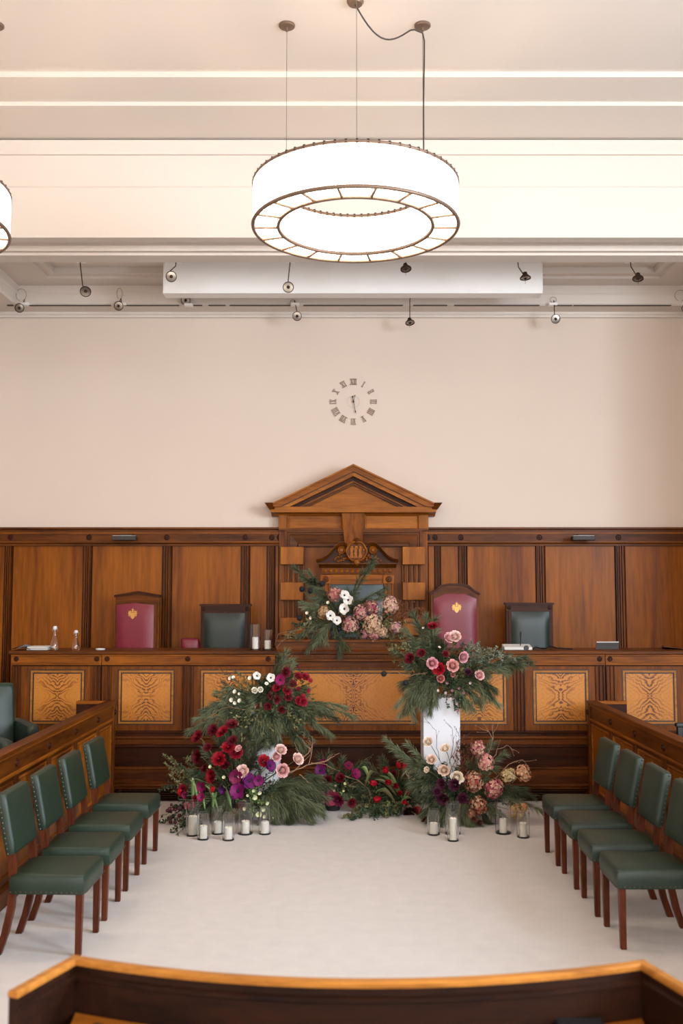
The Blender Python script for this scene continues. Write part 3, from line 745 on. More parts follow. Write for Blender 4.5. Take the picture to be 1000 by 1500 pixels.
def make_side_chair():
    r = empty('side_chair', (0, 0, 0)); tag(r, 'x', 'chair', 'green leather chairs along the aisle')
    def B(m, nm, mt, **k): return m.build(nm, mt, r, world=False, **k)
    m = MB(); rounded_pad(m, 0.225, 0.235, 0.352, 0.462, 0.014, 0.022, taper=0.06); seat = B(m, 'seat', 'leather_green', smooth=0.8)
    nl = MB()
    def nail(p, ax):
        nl.lathe([(0.0, 0.004), (0.0045, 0.0028), (0.0065, 0.0)], p, 6, ax)
    nl2 = nl
    for i in range(15):
        y = -0.22 + 0.44 * i / 14; nl.add([(0.228, y - .004, .361), (0.228, y + .004, .361), (0.228, y + .004, .369), (0.228, y - .004, .369), (0.233, y, .365)], [(0, 1, 4), (1, 2, 4), (2, 3, 4), (3, 0, 4)])
        x = -0.21 + 0.42 * i / 14
        for s in (-1, 1):
            yy = s * (0.237 * (1 - 0.06 * (0.21 - x) / 0.42)); nl.add([(x - .005, yy, .361), (x + .005, yy, .361), (x + .005, yy, .369), (x - .005, yy, .369), (x, yy + s * .005, .365)], [(0, 1, 4), (1, 2, 4), (2, 3, 4), (3, 0, 4)])
    o = nl.build('nail_heads', 'brass_nail', seat, world=False); tag(o, kind='stuff')
    for s in (-1, 1):
        m = MB(); y = s * 0.2; a = 0.021; bt = 0.017
        m.add([(.175 - bt + .012, y - bt, 0), (.175 + bt + .012, y - bt, 0), (.175 + bt + .012, y + bt, 0), (.175 - bt + .012, y + bt, 0), (.19 - a, y - a, .378), (.19 + a, y - a, .378), (.19 + a, y + a, .378), (.19 - a, y + a, .378)],
              [(0, 3, 2, 1), (4, 5, 6, 7), (0, 1, 5, 4), (1, 2, 6, 5), (2, 3, 7, 6), (3, 0, 4, 7)])
        B(m, 'leg', 'wood_leg', bevel=0.003)
        y = s * 0.185
        cl = [(-0.285, 0.0), (-0.245, 0.12), (-0.215, 0.26), (-0.205, 0.40), (-0.212, 0.52), (-0.238, 0.66), (-0.268, 0.80)]
        m = MB(); vs = []
        for x, z in cl: vs += [(x - .02, y - .019, z), (x + .02, y - .019, z), (x + .02, y + .019, z), (x - .02, y + .019, z)]
        fs = [(4 * k + i, 4 * k + (i + 1) % 4, 4 * k + 4 + (i + 1) % 4, 4 * k + 4 + i) for k in range(len(cl) - 1) for i in range(4)] + [(3, 2, 1, 0), tuple(range(4 * len(cl) - 4, 4 * len(cl)))]
        m.add(vs, fs); B(m, 'leg', 'wood_leg', smooth=0.5)
        pass
    m = MB(); rounded_pad(m, 0.18, 0.218, 0.0, 0.055, 0.012, 0.016)
    # stand the pad up: local x -> up, local z -> forward
    ang = 0.19; c = Vector((-0.247, 0, 0.745))
    nv = []
    for x, y, z in m.v:
        u, f = x, z - 0.03
        nv.append((c.x + f * math.cos(ang) - u * math.sin(ang), y, c.z + u * math.cos(ang) + f * math.sin(ang)))
    m.v = nv; back = B(m, 'backrest', 'leather_green', smooth=0.8)
    nl = MB()
    def pt(u, y, f): return (c.x + f * math.cos(ang) - u * math.sin(ang), y, c.z + u * math.cos(ang) + f * math.sin(ang))
    for s in (-1, 1):
        for i in range(12):
            u = -0.165 + 0.33 * i / 11; y = s * 0.2195
            nl.add([pt(u - .005, y, -.022), pt(u + .005, y, -.022), pt(u + .005, y, -.012), pt(u - .005, y, -.012), pt(u, y + s * .005, -.017)], [(0, 1, 4), (1, 2, 4), (2, 3, 4), (3, 0, 4)])
    for i in range(15):
        y = -0.2 + 0.4 * i / 14
        nl.add([pt(.181, y - .005, -.022), pt(.181, y + .005, -.022), pt(.181, y + .005, -.012), pt(.181, y - .005, -.012), pt(.187, y, -.017)], [(0, 1, 4), (1, 2, 4), (2, 3, 4), (3, 0, 4)])
    o = nl.build('nail_heads', 'brass_nail', back, world=False); tag(o, kind='stuff')
    return r
proto = make_side_chair()
which = ['beside the curved front desk', 'second from the front desk', 'second from the dais', 'nearest the dais']
lys = [6.165, 6.785, 7.42, 8.12]; rys = [6.27, 6.86, 7.46, 8.07]
n_ = 0
for k in range(4):
    for side, xs, ys, rz in (('left', -1.712, lys, 0.0), ('right', 1.857, rys, PI)):
        lab = 'green leather chair %s on the %s side of the aisle' % (which[k], 'bottle' if side == 'left' else 'tablet')
        loc = (xs, ys[k], 0); a = rz + random.uniform(-.03, .03)
        if n_ == 0: proto.location = loc; proto.rotation_euler = (0, 0, a); proto['label'] = lab
        else: copy_tree(proto, None, loc, a, lab)
        n_ += 1

# ------------------------------------------------------------------ armchairs in the pews
def make_armchair(name, label, loc, rz):
    r = empty(name, loc, rz, label, 'armchair', 'green leather armchairs in the pews')
    def B(m, nm, mt, **k): return m.build(nm, mt, r, world=False, **k)
    m = MB(); rounded_pad(m, 0.25, 0.23, 0.36, 0.45, 0.02, 0.03); B(m, 'seat', 'leather_green_dark', smooth=0.8)
    for sx in (-.2, .2):
        for sy in (-.24, .24):
            m = MB(); m.box(sx - .022, sx + .022, sy - .022, sy + .022, 0, 0.38); B(m, 'leg', 'wood_leg', bevel=.003)
    m = MB(); rounded_pad(m, 0.27, 0.25, 0.0, 0.08, 0.02, 0.03)
    m.v = [(-0.26 + z - x * .2, y, 0.72 + x) for x, y, z in m.v]; B(m, 'backrest', 'leather_green', smooth=0.8)
    for s in (-1, 1):
        m = MB(); cy = s * 0.29
        prof = [(-0.05, .40), (-.055, .60), (-.045, .655), (-.015, .675), (.015, .675), (.045, .655), (.055, .60), (.05, .40)]
        def ring_at(x, k): return [(x, cy + o * k, .42 + (z - .42) * k) for o, z in prof]
        xs = [(-.27, 1), (.2, 1), (.25, .97), (.275, .85)]; vs = []
        for x, k in xs: vs += ring_at(x, k)
        n = len(prof); fs = [(a * n + i, a * n + (i + 1) % n, (a + 1) * n + (i + 1) % n, (a + 1) * n + i) for a in range(3) for i in range(n)] + [list(range(n)), list(range(3 * n, 4 * n))[::-1]]
        m.add(vs, fs); B(m, 'arm', 'leather_green_dark', smooth=0.8)
    return r
a0 = P(2, 1058, 8.55)
make_armchair('armchair', 'green leather armchair with tall back behind the bottle-side pew screen', (-3.02, 8.72, 0.3), -1.0)
make_armchair('armchair', 'green leather armchair showing only its padded arm behind the bottle-side pew screen', (-2.93, 7.75, 0.3), -0.9)
# right pew: black framed open armchair
r = empty('framed_armchair', (3.12, 8.35, 0.3), PI, 'black framed armchair with green seat behind the tablet-side pew screen', 'armchair')
def B(m, nm, mt, **k): return m.build(nm, mt, r, world=False, **k)
m = MB(); rounded_pad(m, 0.24, 0.22, 0.37, 0.56, 0.03, 0.05); B(m, 'seat', 'leather_green_dark', smooth=0.8)
for s in (-1, 1):
    m = MB(); m.box(-.25, .27, s * .27 - .03, s * .27 + .03, .655, .69); B(m, 'arm', 'black_plastic', bevel=.01)
    for x in (.235, -.235):
        m = MB(); m.box(x - .022, x + .022, s * .27 - .022, s * .27 + .022, 0, .655); B(m, 'leg', 'black_plastic', bevel=.004)
m = MB(); rounded_pad(m, 0.2, 0.22, 0.0, 0.06, 0.015, 0.02); m.v = [(-.27 + z - x * .15, y, .8 + x) for x, y, z in m.v]; B(m, 'backrest', 'leather_green_dark', smooth=.8)

# ------------------------------------------------------------------ chairs on the dais
def emblem(m, c, s, y):
    # gilt crest: shield, leafy mantling to both sides, flame-like crest above
    def poly(pts): m.prism([(c[0] + a * s, c[1] + b * s) for a, b in pts], 'y', y - 0.004, y + 0.002)
    poly([(-.42, .18), (.42, .18), (.42, -.25), (.28, -.62), (0, -.85), (-.28, -.62), (-.42, -.25)])
    for q in (-1, 1):
        p = [(.5 * q, -.5), (.72 * q, -.2), (.62 * q, .0), (.85 * q, .1), (.62 * q, .22), (.72 * q, .5), (.45 * q, .38), (.36 * q, .62), (.2 * q, .3), (.45 * q, .1)]
        poly(p if q > 0 else p[::-1])
    poly([(-.18, .25), (.18, .25), (.14, .5), (.26, .72), (.1, .68), (.06, 1.0), (-.04, .72), (-.2, .8), (-.12, .5)])
def dais_chair(name, label, px0, px1, pyt, Y, top, leather, lx0, lx1, lyt, seatz, emb=None, lean=0.10, rz=0.0, wooda='wood_mid', style='flat'):
    cx = ex((px0 + px1) / 2, Y, 900); base = Vector((cx, Y, ZD))
    r = empty(name, base, rz, label, 'chair', 'chairs behind the dais desk')
    def B(m, nm, mt, **k): return m.build(nm, mt, r, world=False, **k)
    k = Y / F; hw = (px1 - px0) / 2 * k * .96; zt = ez(pyt, Y) - ZD
    l0 = (lx0 - (px0 + px1) / 2) * k; l1 = (lx1 - (px0 + px1) / 2) * k; lz = ez(lyt, Y) - ZD
    th = 0.05
    for s in (-1, 1):
        m = MB(); m.box(s * hw - .028 * (1 + s), s * hw + .028 * (1 - s), -th / 2, th / 2, 0.0, lz + .02); B(m, 'leg', wooda + '_z', bevel=.004)
        m = MB(); m.box(s * (hw - .04) - .025, s * (hw - .04) + .025, -.50, -.45, 0.0, .42); B(m, 'leg', wooda + '_z', bevel=.004)
        m = MB(); m.box(s * (hw - .02) - .025, s * (hw - .02) + .025, -.50, 0.0, .62, .66); B(m, 'arm', wooda + '_y', bevel=.008)
        m = MB(); m.box(s * (hw - .02) - .018, s * (hw - .02) + .018, -.47, -.43, .42, .62); B(m, 'arm_post', wooda + '_z')
    m = MB()
    T = [(a * hw, zt + b) for a, b in top]
    bot = [(hw, lz + .0), (-hw, lz + .0)]
    m.prism(T + bot, 'y', -th / 2 - .004, th / 2); crest = B(m, 'crest_rail', wooda + '_x', bevel=.004)
    m = MB()
    for i in range(len(T) - 1):
        (xa, za), (xb, zb) = T[i], T[i + 1]
        e = 0.012
        m.prism([(xa - (e if i == 0 else 0), za + .002), (xb + (e if i == len(T) - 2 else 0), zb + .002), (xb + (e if i == len(T) - 2 else 0), zb - .022), (xa - (e if i == 0 else 0), za - .022)], 'y', -th / 2 - .028, th / 2 + .01)
    B(m, 'crest_moulding', 'wood_dark_x')
    # leather back, gently padded; its top edge follows the crest
    m = MB(); hh = lz - .40
    def padf(u, v):
        x = l0 + (l1 - l0) * u; z = .40 + hh * v
        if style == 'arch': z -= max(0, abs(2 * u - 1) - .45) * .10 * v
        if style == 'point': z += (1 - abs(2 * u - 1)) * .022 * v
        d = (1 - (2 * u - 1) ** 6) * (1 - (2 * v - 1) ** 6)
        return (x, -th / 2 - .012 - .035 * d, z)
    m.grid(padf, 12, 14); B(m, 'backrest', leather, smooth=1.0)
    m = MB(); m.box(-hw + .03, hw - .03, -th / 2 - .01, th / 2 - .005, .3, lz + .01); B(m, 'back_board', wooda + '_z')
    m = MB(); rounded_pad(m, .22, hw - .03, .38, .47, .02, .025); m.v = [(y, x - .26, z) for x, y, z in m.v]; B(m, 'seat', leather, smooth=.8)
    if style == 'flat':
        for s in (-1, 1):
            m = MB(); m.lathe(rosette_prof(.022), (s * (hw - .035), -th / 2 - .004, zt - .055), 14, 'y'); B(m, 'rosette', 'wood_dark_x', smooth=.7)
    if emb:
        ep = ((emb[0] - (px0 + px1) / 2) * k, ez(emb[1], Y) - ZD)
        m = MB(); emblem(m, ep, emb[2] * k, -th / 2 - .048); B(m, 'crest_emblem', 'gold')
    return r
YCH = YF + 0.95
dais_chair('high_back_chair', 'red leather high-backed chair with low pointed crest and gilt emblem', 168, 236, 872, YCH, [(-1, 0), (0, .045), (1, 0)], 'leather_red', 171, 227, 886, .46, (197, 899, 9), style='point', wooda='wood_mid', rz=-.10)
dais_chair('high_back_chair', 'red leather high-backed chair with arched crest and gilt emblem', 629, 702, 866, YCH, [(-1, -.02), (-.78, .02), (-.6, .065), (-.3, .085), (.3, .085), (.6, .065), (.78, .02), (1, -.02)], 'leather_red', 635, 697, 870, .46, (667.5, 890, 9), style='arch')
dais_chair('square_back_chair', 'square-backed green leather chair beside the candles on the dais desk', 293, 368, 885, YCH, [(-1, 0), (1, 0)], 'leather_green_dark', 300, 359, 898, .46, wooda='wood_dark')
dais_chair('square_back_chair', 'square-backed green leather chair behind the microphone box', 739, 810, 883, YCH, [(-1, 0), (1, 0)], 'leather_green_dark', 748, 803, 896, .46, wooda='wood_dark')
# low red chair, only its corner shows above the desk
Yr = YF + 0.99; zt = ez(935, Yr) - ZD; xx0, xx1 = ex(267, Yr, 940), ex(293, Yr, 940)
r = empty('low_chair', ((xx0 + xx1) / 2, Yr, ZD), 0, 'low red leather chair back just showing beside the square green chair', 'chair', 'chairs behind the dais desk')
m = MB(); hw = (xx1 - xx0) / 2 ; rounded_pad(m, zt / 2 - .2, hw, 0, .05, .015, .02); m.v = [(y - x * .05, -z, zt / 2 + .2 + x) for x, y, z in m.v]; B(m, 'backrest', 'leather_red', smooth=.8)
m = MB(); rounded_pad(m, .2, hw, .36, .44, .02, .02); m.v = [(y, x - .22, z) for x, y, z in m.v]; B(m, 'seat', 'leather_red', smooth=.8)
for sx in (-1, 1):
    for y in (-.02, -.38): m = MB(); m.box(sx * (hw - .03) - .018, sx * (hw - .03) + .018, y - .018, y + .018, 0, .38); B(m, 'leg', 'wood_dark_z')

# ------------------------------------------------------------------ throne in the niche
YT = YW - 0.42
def TX(px): return ex(px, YT, 840)
def TZ(py): return ez(py, YT)
th = empty('throne', (TX(523), YT, ZD), label='carved wooden throne with swan-neck pediment and shield behind the flowers', cat='chair')
def lathe_part(prof, c, n, nm, mt): MB().lathe(prof, c, n, 'y').build(nm, mt, th, smooth=.7)
xc = TX(523)
for s, (a, b) in enumerate(((470, 484), (562, 576))):
    m = MB(); x0, x1 = TX(a), TX(b); w_ = (x1 - x0) / 5
    m.box(x0, x1, YT, YT + .06, ZD, TZ(855))
    for q in range(3): m.prism([(x0 + 2 * q * w_, YT), (x0 + 2 * q * w_ + .2 * w_, YT - .014), (x0 + 2 * q * w_ + .8 * w_, YT - .014), (x0 + (2 * q + 1) * w_, YT)], 'z', ZD + .4, TZ(855))
    m.build('back_post', 'wood_panel_z', th)
    m = MB(); m.box(x0 - .008, x1 + .008, YT - .025, YT + .06, TZ(855), TZ(842)); m.build('corner_block', 'wood_panel_z', th, bevel=.004)
    lathe_part(rosette_prof(.036), ((x0 + x1) / 2, YT - .025, TZ(848.5)), 20, 'rosette', 'wood_mid_x')
mb = MB(); z = [TZ(q) for q in (856, 852, 849, 845, 842, 840)]
mb.prism([(YT + .05, z[0]), (YT - .005, z[0]), (YT - .005, z[1]), (YT + .005, z[1]), (YT + .005, z[2]), (YT - .012, z[2]), (YT - .012, z[3]), (YT, z[3]), (YT, z[4]), (YT - .02, z[5]), (YT + .05, z[5])], 'x', TX(484), TX(562))
mb.build('top_rail', 'wood_panel_x', th)
mb = MB(); mb.box(TX(471), TX(575), YT - .012, YT + .05, TZ(841), TZ(831)); mb.build('leaf_band', 'wood_mid_x', th)
mb = MB()
for i in range(13):
    px = 476 + i * 7.9; c = (TX(px), YT - .014, TZ(836))
    mb.lathe([(0, .014), (.014, .012), (.024, 0)], c, 8, 'y')
mb.build('leaf_carving', 'wood_panel_x', th, smooth=.9)
mb = MB(); z0, z1 = TZ(832), TZ(825)
mb.prism([(YT + .05, z0), (YT - .02, z0), (YT - .05, z0 + .02), (YT - .09, z1 - .012), (YT - .09, z1), (YT + .05, z1)], 'x', TX(467), TX(580)); mb.build('cornice', 'wood_mid_x', th)
# swan necks
for s in (-1, 1):
    def sp(dx, py): return (TX(523 + s * dx), TZ(py))
    up = [(60, 821.5), (52, 820), (44, 815.5), (37, 808), (31, 801), (25, 797), (19, 796.5), (15, 799)]
    m = MB(); path_ = [(sp(*q)[0], YT + .02, sp(*q)[1]) for q in up]
    m.sweep([(0, -.02), (.07, -.02), (.09, -.006), (.11, .014), (.11, .022), (0, .022)], path_); m.build('swan_neck', 'wood_mid_x', th, smooth=.5)
    m = MB(); m.prism([sp(*q) for q in [(60, 825), (52, 822), (44, 817), (37, 810), (31, 803), (25, 799), (15, 800), (10, 825)]], 'y', YT - .012, YT + .04); m.build('neck_panel', 'wood_dark_x', th)
    lathe_part([(0, .03), (.02, .028), (.026, .016), (.034, .018), (.042, .026), (.05, .018), (.054, 0)], (sp(23, 806)[0], YT - .012, sp(23, 806)[1]), 20, 'volute', 'wood_panel_x')
    m = MB()
    for q in range(26):
        dx = random.uniform(12, 38); pyy = random.uniform(812, 823)
        if pyy < 812 + max(0, (dx - 26)) * .9: continue
        c = sp(dx, pyy); m.lathe([(0, .026), (.010, .022), (.016, 0)], (c[0], YT - .012, c[1]), 7, 'y')
    m.build('fruit_carving', 'wood_panel_x', th, smooth=.9)
# shield with carved figures
xs_, zs_ = TX(522), TZ(808)
mb = MB()
out = []
for i in range(28):
    a = 2 * PI * i / 28; rr = .112 * (1 + .035 * math.cos(6 * a)); out.append((xs_ + rr * math.cos(a), zs_ + rr * .98 * math.sin(a)))
mb.prism(out, 'y', YT - .07, YT + .02); mb.build('shield', 'wood_mid_x', th, bevel=.01)
mb = MB(); mb.tube([(x, YT - .075, z) for x, z in out] + [(out[0][0], YT - .075, out[0][1])], .013, 8); mb.build('shield_rim', 'wood_panel_x', th, smooth=1)
mb = MB()
for dx in (-.055, -.01, .04):     # three standing figures in relief
    mb.lathe([(0, .02), (.014, .016), (.018, 0)], (xs_ + dx, YT - .07, zs_ + .045), 8, 'y')
    mb.prism([(xs_ + dx - .018, zs_ + .03), (xs_ + dx + .018, zs_ + .03), (xs_ + dx + .012, zs_ - .02), (xs_ + dx + .022, zs_ - .075), (xs_ + dx - .022, zs_ - .075), (xs_ + dx - .012, zs_ - .02)], 'y', YT - .088, YT - .06)
for q in range(14):
    a = random.uniform(0, 6.28); rr = random.uniform(.03, .085); mb.lathe([(0, .016), (.009, .013), (.013, 0)], (xs_ + rr * math.cos(a), YT - .07, zs_ + rr * math.sin(a)), 6, 'y')
mb.build('figure_carving', 'wood_light_x', th, smooth=.7)
lathe_part([(0, .03), (.022, .026), (.036, .012), (.045, 0)], (xs_, YT - .06, TZ(794)), 14, 'shell', 'wood_mid_x')
lathe_part([(0, .05), (.025, .045), (.04, .02), (.045, 0)], (xs_, YT - .06, TZ(824)), 14, 'pendant', 'wood_panel_x')
mb = MB()
mb.grid(lambda u, v: (TX(484) + (TX(562) - TX(484)) * u, YT + .015 - .03 * (1 - (2 * u - 1) ** 6) * (1 - (2 * v - 1) ** 6), ZD + .5 + (TZ(856) - ZD - .5) * v), 10, 10)
mb.build('backrest', 'leather_blue', th, smooth=1)
mb = MB(); mb.box(TX(484), TX(562), YT + .02, YT + .05, ZD + .3, TZ(852)); mb.build('back_board', 'wood_dark_z', th)
mb = MB(); rounded_pad(mb, .26, .36, .36, .47, .02, .03); mb.v = [(xc + y, YT - .28 + x, ZD + z) for x, y, z in mb.v]; mb.build('seat', 'leather_blue', th, smooth=.8)
for s in (-1, 1):
    m = MB(); m.box(xc + s * .37 - .03, xc + s * .37 + .03, YT - .52, YT - .46, ZD, ZD + .66); m.build('leg', 'wood_mid_z', th)
    m = MB(); m.box(xc + s * .37 - .035, xc + s * .37 + .035, YT - .54, YT, ZD + .66, ZD + .70); m.build('arm', 'wood_mid_y', th, bevel=.008)
# ------------------------------------------------------------------ things on the dais desk
def on_desk(px, y_off): return Vector((ex(px, YF + y_off, 950), YF + y_off, ZTOP))
def bottle(px, wpx, py_top, label):
    p = on_desk(px, .12); k = p.y / F; r = wpx / 2 * k; h = ez(py_top, p.y) - ZTOP
    b = empty('swing_top_bottle', p, label=label, cat='bottle', group='water bottles on the dais desk')
    m = MB(); m.lathe([(0, .002), (r * .9, 0.0), (r, .012), (r, h * .22), (r * .8, h * .38), (r * .42, h * .6), (r * .36, h * .8), (r * .45, h * .83), (r * .45, h * .86),
                       (r * .30, h * .86), (r * .28, h * .8), (r * .34, h * .6), (r * .72, h * .38), (r * .9, h * .22), (r * .9, .016), (0, .012)], tuple(p), 24); m.build('body', 'clear_glass', b, smooth=.7)
    m = MB(); m.lathe([(0, h * .84), (r * .3, h * .84), (r * .3, h * .86), (r * .5, h * .87), (r * .5, h * .95), (r * .3, h), (0, h)], tuple(p), 16); m.build('stopper', 'white_paint', b, smooth=.6)
    m = MB(); m.tube([(p.x - r * .55, p.y, p.z + h * .78), (p.x - r * .68, p.y, p.z + h * .86), (p.x - r * .45, p.y, p.z + h * .92), (p.x + r * .45, p.y, p.z + h * .92), (p.x + r * .68, p.y, p.z + h * .86), (p.x + r * .55, p.y, p.z + h * .78)], .003, 5); m.build('wire_bail', 'nickel', b)
bottle(80, 12, 917, 'taller clear glass swing-top bottle beside the papers')
bottle(111, 11, 923, 'shorter clear glass swing-top bottle between papers and red chair')
p = on_desk(50, .16)
r = empty('papers', p, label='white papers with a black folder lying on the dais desk end', cat='papers')
m = MB()
for i, (a, b, y0, y1) in enumerate(((44, 74, .05, .30), (43, 73, .06, .32), (45, 74, .04, .29))):
    m = MB(); m.box(ex(a, p.y, 950), ex(b, p.y, 950), YF + y0, YF + y1, ZTOP + .012 * i + .004, ZTOP + .012 * i + .014); m.build('sheaf', 'paper', r)
m = MB(); x0, x1 = ex(20, p.y, 950), ex(50, p.y, 950)
m.grid(lambda u, v: (x0 + (x1 - x0) * u, YF + .03 + .22 * v, ZTOP + .008 + .045 * math.sin(PI * u) * (.6 + .4 * v)), 8, 4)
m.build('folder', 'black_plastic', r, smooth=1)
m = MB(); x0, x1 = ex(30, p.y, 950), ex(44, p.y, 950)
m.grid(lambda u, v: (x0 + (x1 - x0) * u + .03 * v, YF + .0 + .14 * v, ZTOP + .02 + .045 * u * (1 - .5 * v)), 4, 4); m.build('loose_sheet', 'paper', r, smooth=1)
p = on_desk(147, .14)
mb = MB().lathe([(0, 0), (.045, 0), (.05, .006), (.05, .014), (.045, .014), (.043, .006), (0, .005)], tuple(p), 24)
tag(mb.build('coaster', 'paper', None, smooth=.6, origin=p), 'small round pale coaster on the desk beside the pointed red chair', 'coaster')
# microphone box with cables
p = on_desk(760, .18); k = p.y / F
r = empty('conference_unit', p, label='pale conference microphone box with round speaker on the dais desk', cat='microphone')
m = MB(); x0, x1 = ex(737, p.y, 950), ex(778, p.y, 950); zt = ez(946, p.y)
m.prism([(p.y - .06, ZTOP), (p.y - .06, zt - .012), (p.y + .1, zt + .015), (p.y + .1, ZTOP)], 'x', x0, x1); m.build('housing', 'paper', r, bevel=.006)
m = MB(); m.lathe([(0, .003), (.026, .003), (.028, 0)], (ex(769, p.y, 950), p.y - .06, (ZTOP + zt) / 2), 18, 'y'); m.build('speaker', 'black_plastic', r)
m = MB(); m.box(ex(740, p.y), ex(752, p.y), p.y - .063, p.y - .058, ZTOP + .02, zt - .02); m.build('display', 'black_plastic', r)
xm_ = ex(762, p.y); m = MB(); m.tube([(xm_, p.y + .02, zt), (xm_ - .003, p.y, zt + .06), (xm_ - .006, p.y - .03, zt + .12)], .005, 6); m.lathe([(0, .15), (.010, .145), (.010, .115), (0, .11)], (xm_ - .006, p.y - .03, zt - .01 + .02 - .01), 10); m.build('gooseneck', 'black_plastic', r)
m = MB(); q = [(on_desk(a, b) + Vector((0, 0, c))) for a, b, c in ((779, .2, .008), (785, .12, .03), (792, .2, .012), (800, .1, .02), (806, .2, .035), (815, .12, .02), (825, .2, .012), (838, .16, .008))]
m.tube(q, .007, 6); tag(m.build('loose_cable', 'black_plastic', None), 'loose black cable lying beside the conference microphone box', 'cable')
# tablet on a stand
p = on_desk(888, .3); x0, x1 = ex(871, p.y, 950), ex(906, p.y, 950); zt = ez(941, p.y)
r = empty('tablet', p, label='tablet leaning back on the dais desk showing its dark back', cat='tablet')
m = MB(); m.add([(x0, p.y - .03, ZTOP), (x1 - .01, p.y - .03, ZTOP), (x1, p.y - .0, zt), (x0 + .02, p.y, zt), (x0, p.y - .02, ZTOP), (x1 - .01, p.y - .02, ZTOP), (x1, p.y + .01, zt), (x0 + .02, p.y + .01, zt)],
                [(0, 1, 2, 3), (4, 7, 6, 5), (0, 4, 5, 1), (1, 5, 6, 2), (2, 6, 7, 3), (3, 7, 4, 0)]); m.build('body', 'grey_box', r)
m = MB(); m.tube([(x0 + .02, p.y, zt + .003), (x1, p.y, zt + .003)], .006, 6); m.build('edge', 'paper', r)
m = MB(); m.box((x0 + x1) / 2 - .06, (x0 + x1) / 2 + .06, p.y + .0, p.y + .1, ZTOP, ZTOP + .006); m.build('stand_foot', 'grey_box', r)
p = on_desk(984, .3); m = MB()
m.add([(ex(966, p.y), p.y - .1, ZTOP + .035), (ex(1004, p.y), p.y - .14, ZTOP + .004), (ex(1012, p.y), p.y + .1, ZTOP + .004), (ex(972, p.y), p.y + .1, ZTOP + .03),
       (ex(966, p.y), p.y - .1, ZTOP + .028), (ex(1004, p.y), p.y - .14, ZTOP), (ex(1012, p.y), p.y + .1, ZTOP), (ex(972, p.y), p.y + .1, ZTOP + .0)], [(0, 1, 2, 3), (4, 7, 6, 5), (0, 4, 5, 1), (1, 5, 6, 2), (2, 6, 7, 3), (3, 7, 4, 0)])
tag(m.build('wooden_easel', 'wood_mid_x', None), 'low sloped wooden book rest at the tablet end of the dais desk', 'book rest')

# ------------------------------------------------------------------ wall clock: applied numerals and hands
kc = P(517.5, 588.5, YW); kk = YW / F
ck = empty('wall_clock', kc, label='frameless wall clock of applied roman numerals and thin hands', cat='clock')
NUM = ['XII', 'I', 'II', 'III', 'IIII', 'V', 'VI', 'VII', 'VIII', 'IX', 'X', 'XI']
def glyphs(t, m, h, wd):
    ws = {'I': .26, 'V': .55, 'X': .6}; tot = sum(ws[c] for c in t) * h; x = -tot / 2
    def bar(xa, za, xb, zb, w_): m.prism([(xa - w_ / 2, za), (xa + w_ / 2, za), (xb + w_ / 2, zb), (xb - w_ / 2, zb)], 'y', -.010, -.0005)
    for c in t:
        w_ = ws[c] * h; xc_ = x + w_ / 2
        if c == 'I': bar(xc_, -h / 2, xc_, h / 2, wd); 
        if c == 'V': bar(xc_, -h / 2, xc_ - w_ * .36, h / 2, wd); bar(xc_, -h / 2, xc_ + w_ * .36, h / 2, wd * .55)
        if c == 'X': bar(xc_ + w_ * .36, -h / 2, xc_ - w_ * .36, h / 2, wd); bar(xc_ - w_ * .36, -h / 2, xc_ + w_ * .36, h / 2, wd * .55)
        x += w_
    m.prism([(-tot / 2, h / 2 - .004), (tot / 2, h / 2 - .004), (tot / 2, h / 2), (-tot / 2, h / 2)], 'y', -.009, -.0005)
    m.prism([(-tot / 2, -h / 2), (tot / 2, -h / 2), (tot / 2, -h / 2 + .004), (-tot / 2, -h / 2 + .004)], 'y', -.009, -.0005)
for i, t in enumerate(NUM):
    a = 2 * PI * i / 12; R_ = 30 * kk; m = MB(); glyphs(t, m, 9 * kk, .007)
    me = m.mesh('numeral', 'bronze')
    part('numeral', me, ck, (R_ * math.sin(a), 0, R_ * math.cos(a)), (0, a, 0))
mb = MB(); mb.tube([(9 * kk * math.cos(t * PI / 16), -.003, 9 * kk * math.sin(t * PI / 16)) for t in range(33)], .0012, 5); mb.build('centre_ring', 'cable_pale', ck, world=False)
def hand(dx, dy, wd, nm, tail):
    m = MB(); d = Vector((dx * kk, 0, -dy * kk)); L_ = d.length; d.normalize(); n_ = Vector((d.z, 0, -d.x))
    a = d * -tail * kk; pts = [a + n_ * wd, d * (L_ * .72) + n_ * wd * .8, d * (L_ * .78) + n_ * wd * 2.2, d * L_, d * (L_ * .78) - n_ * wd * 2.2, d * (L_ * .72) - n_ * wd * .8, a - n_ * wd]
    m.prism([(q.x, q.z) for q in pts], 'y', -.018, -.014); m.build(nm, 'black_plastic', ck, world=False)
hand(3.6, 18.5, .0035, 'minute_hand', 6); hand(2.6, -10.5, .003, 'hour_hand', 2)
mb = MB(); mb.lathe([(0, .022), (.010, .02), (.012, 0)], (0, 0, 0), 14, 'y'); mb.lathe([(0, .020), (.010, .018), (.010, .012)], (-1.0 * kk, 0, 7 * kk), 12, 'y'); mb.build('hub', 'black_plastic', ck, world=False)

# ------------------------------------------------------------------ projection screen case
ysc = onY(386, ZC)
x0, x1 = ex(240.5, ysc, 410), ex(793, ysc, 410); z0 = ez(430, ysc)
r = empty('projection_screen', ((x0 + x1) / 2, ysc, z0), label='long white projection screen case fixed under the alcove ceiling', cat='screen')
m = MB(); m.box(x0, x1, ysc, ysc + .16, z0 + .02, ZC + .099); m.build('case', 'screen_white', r, bevel=.004)
m = MB(); m.box(x0 - .012, x1 + .006, ysc - .012, ysc + .17, z0, z0 + .022); m.build('bottom_lip', 'screen_white', r, bevel=.004)
for q in (x0 - .012, x1): m = MB(); m.box(q, q + .012, ysc + .0, ysc + .16, z0 + .022, ZC); m.build('end_cap', 'screen_white', r)
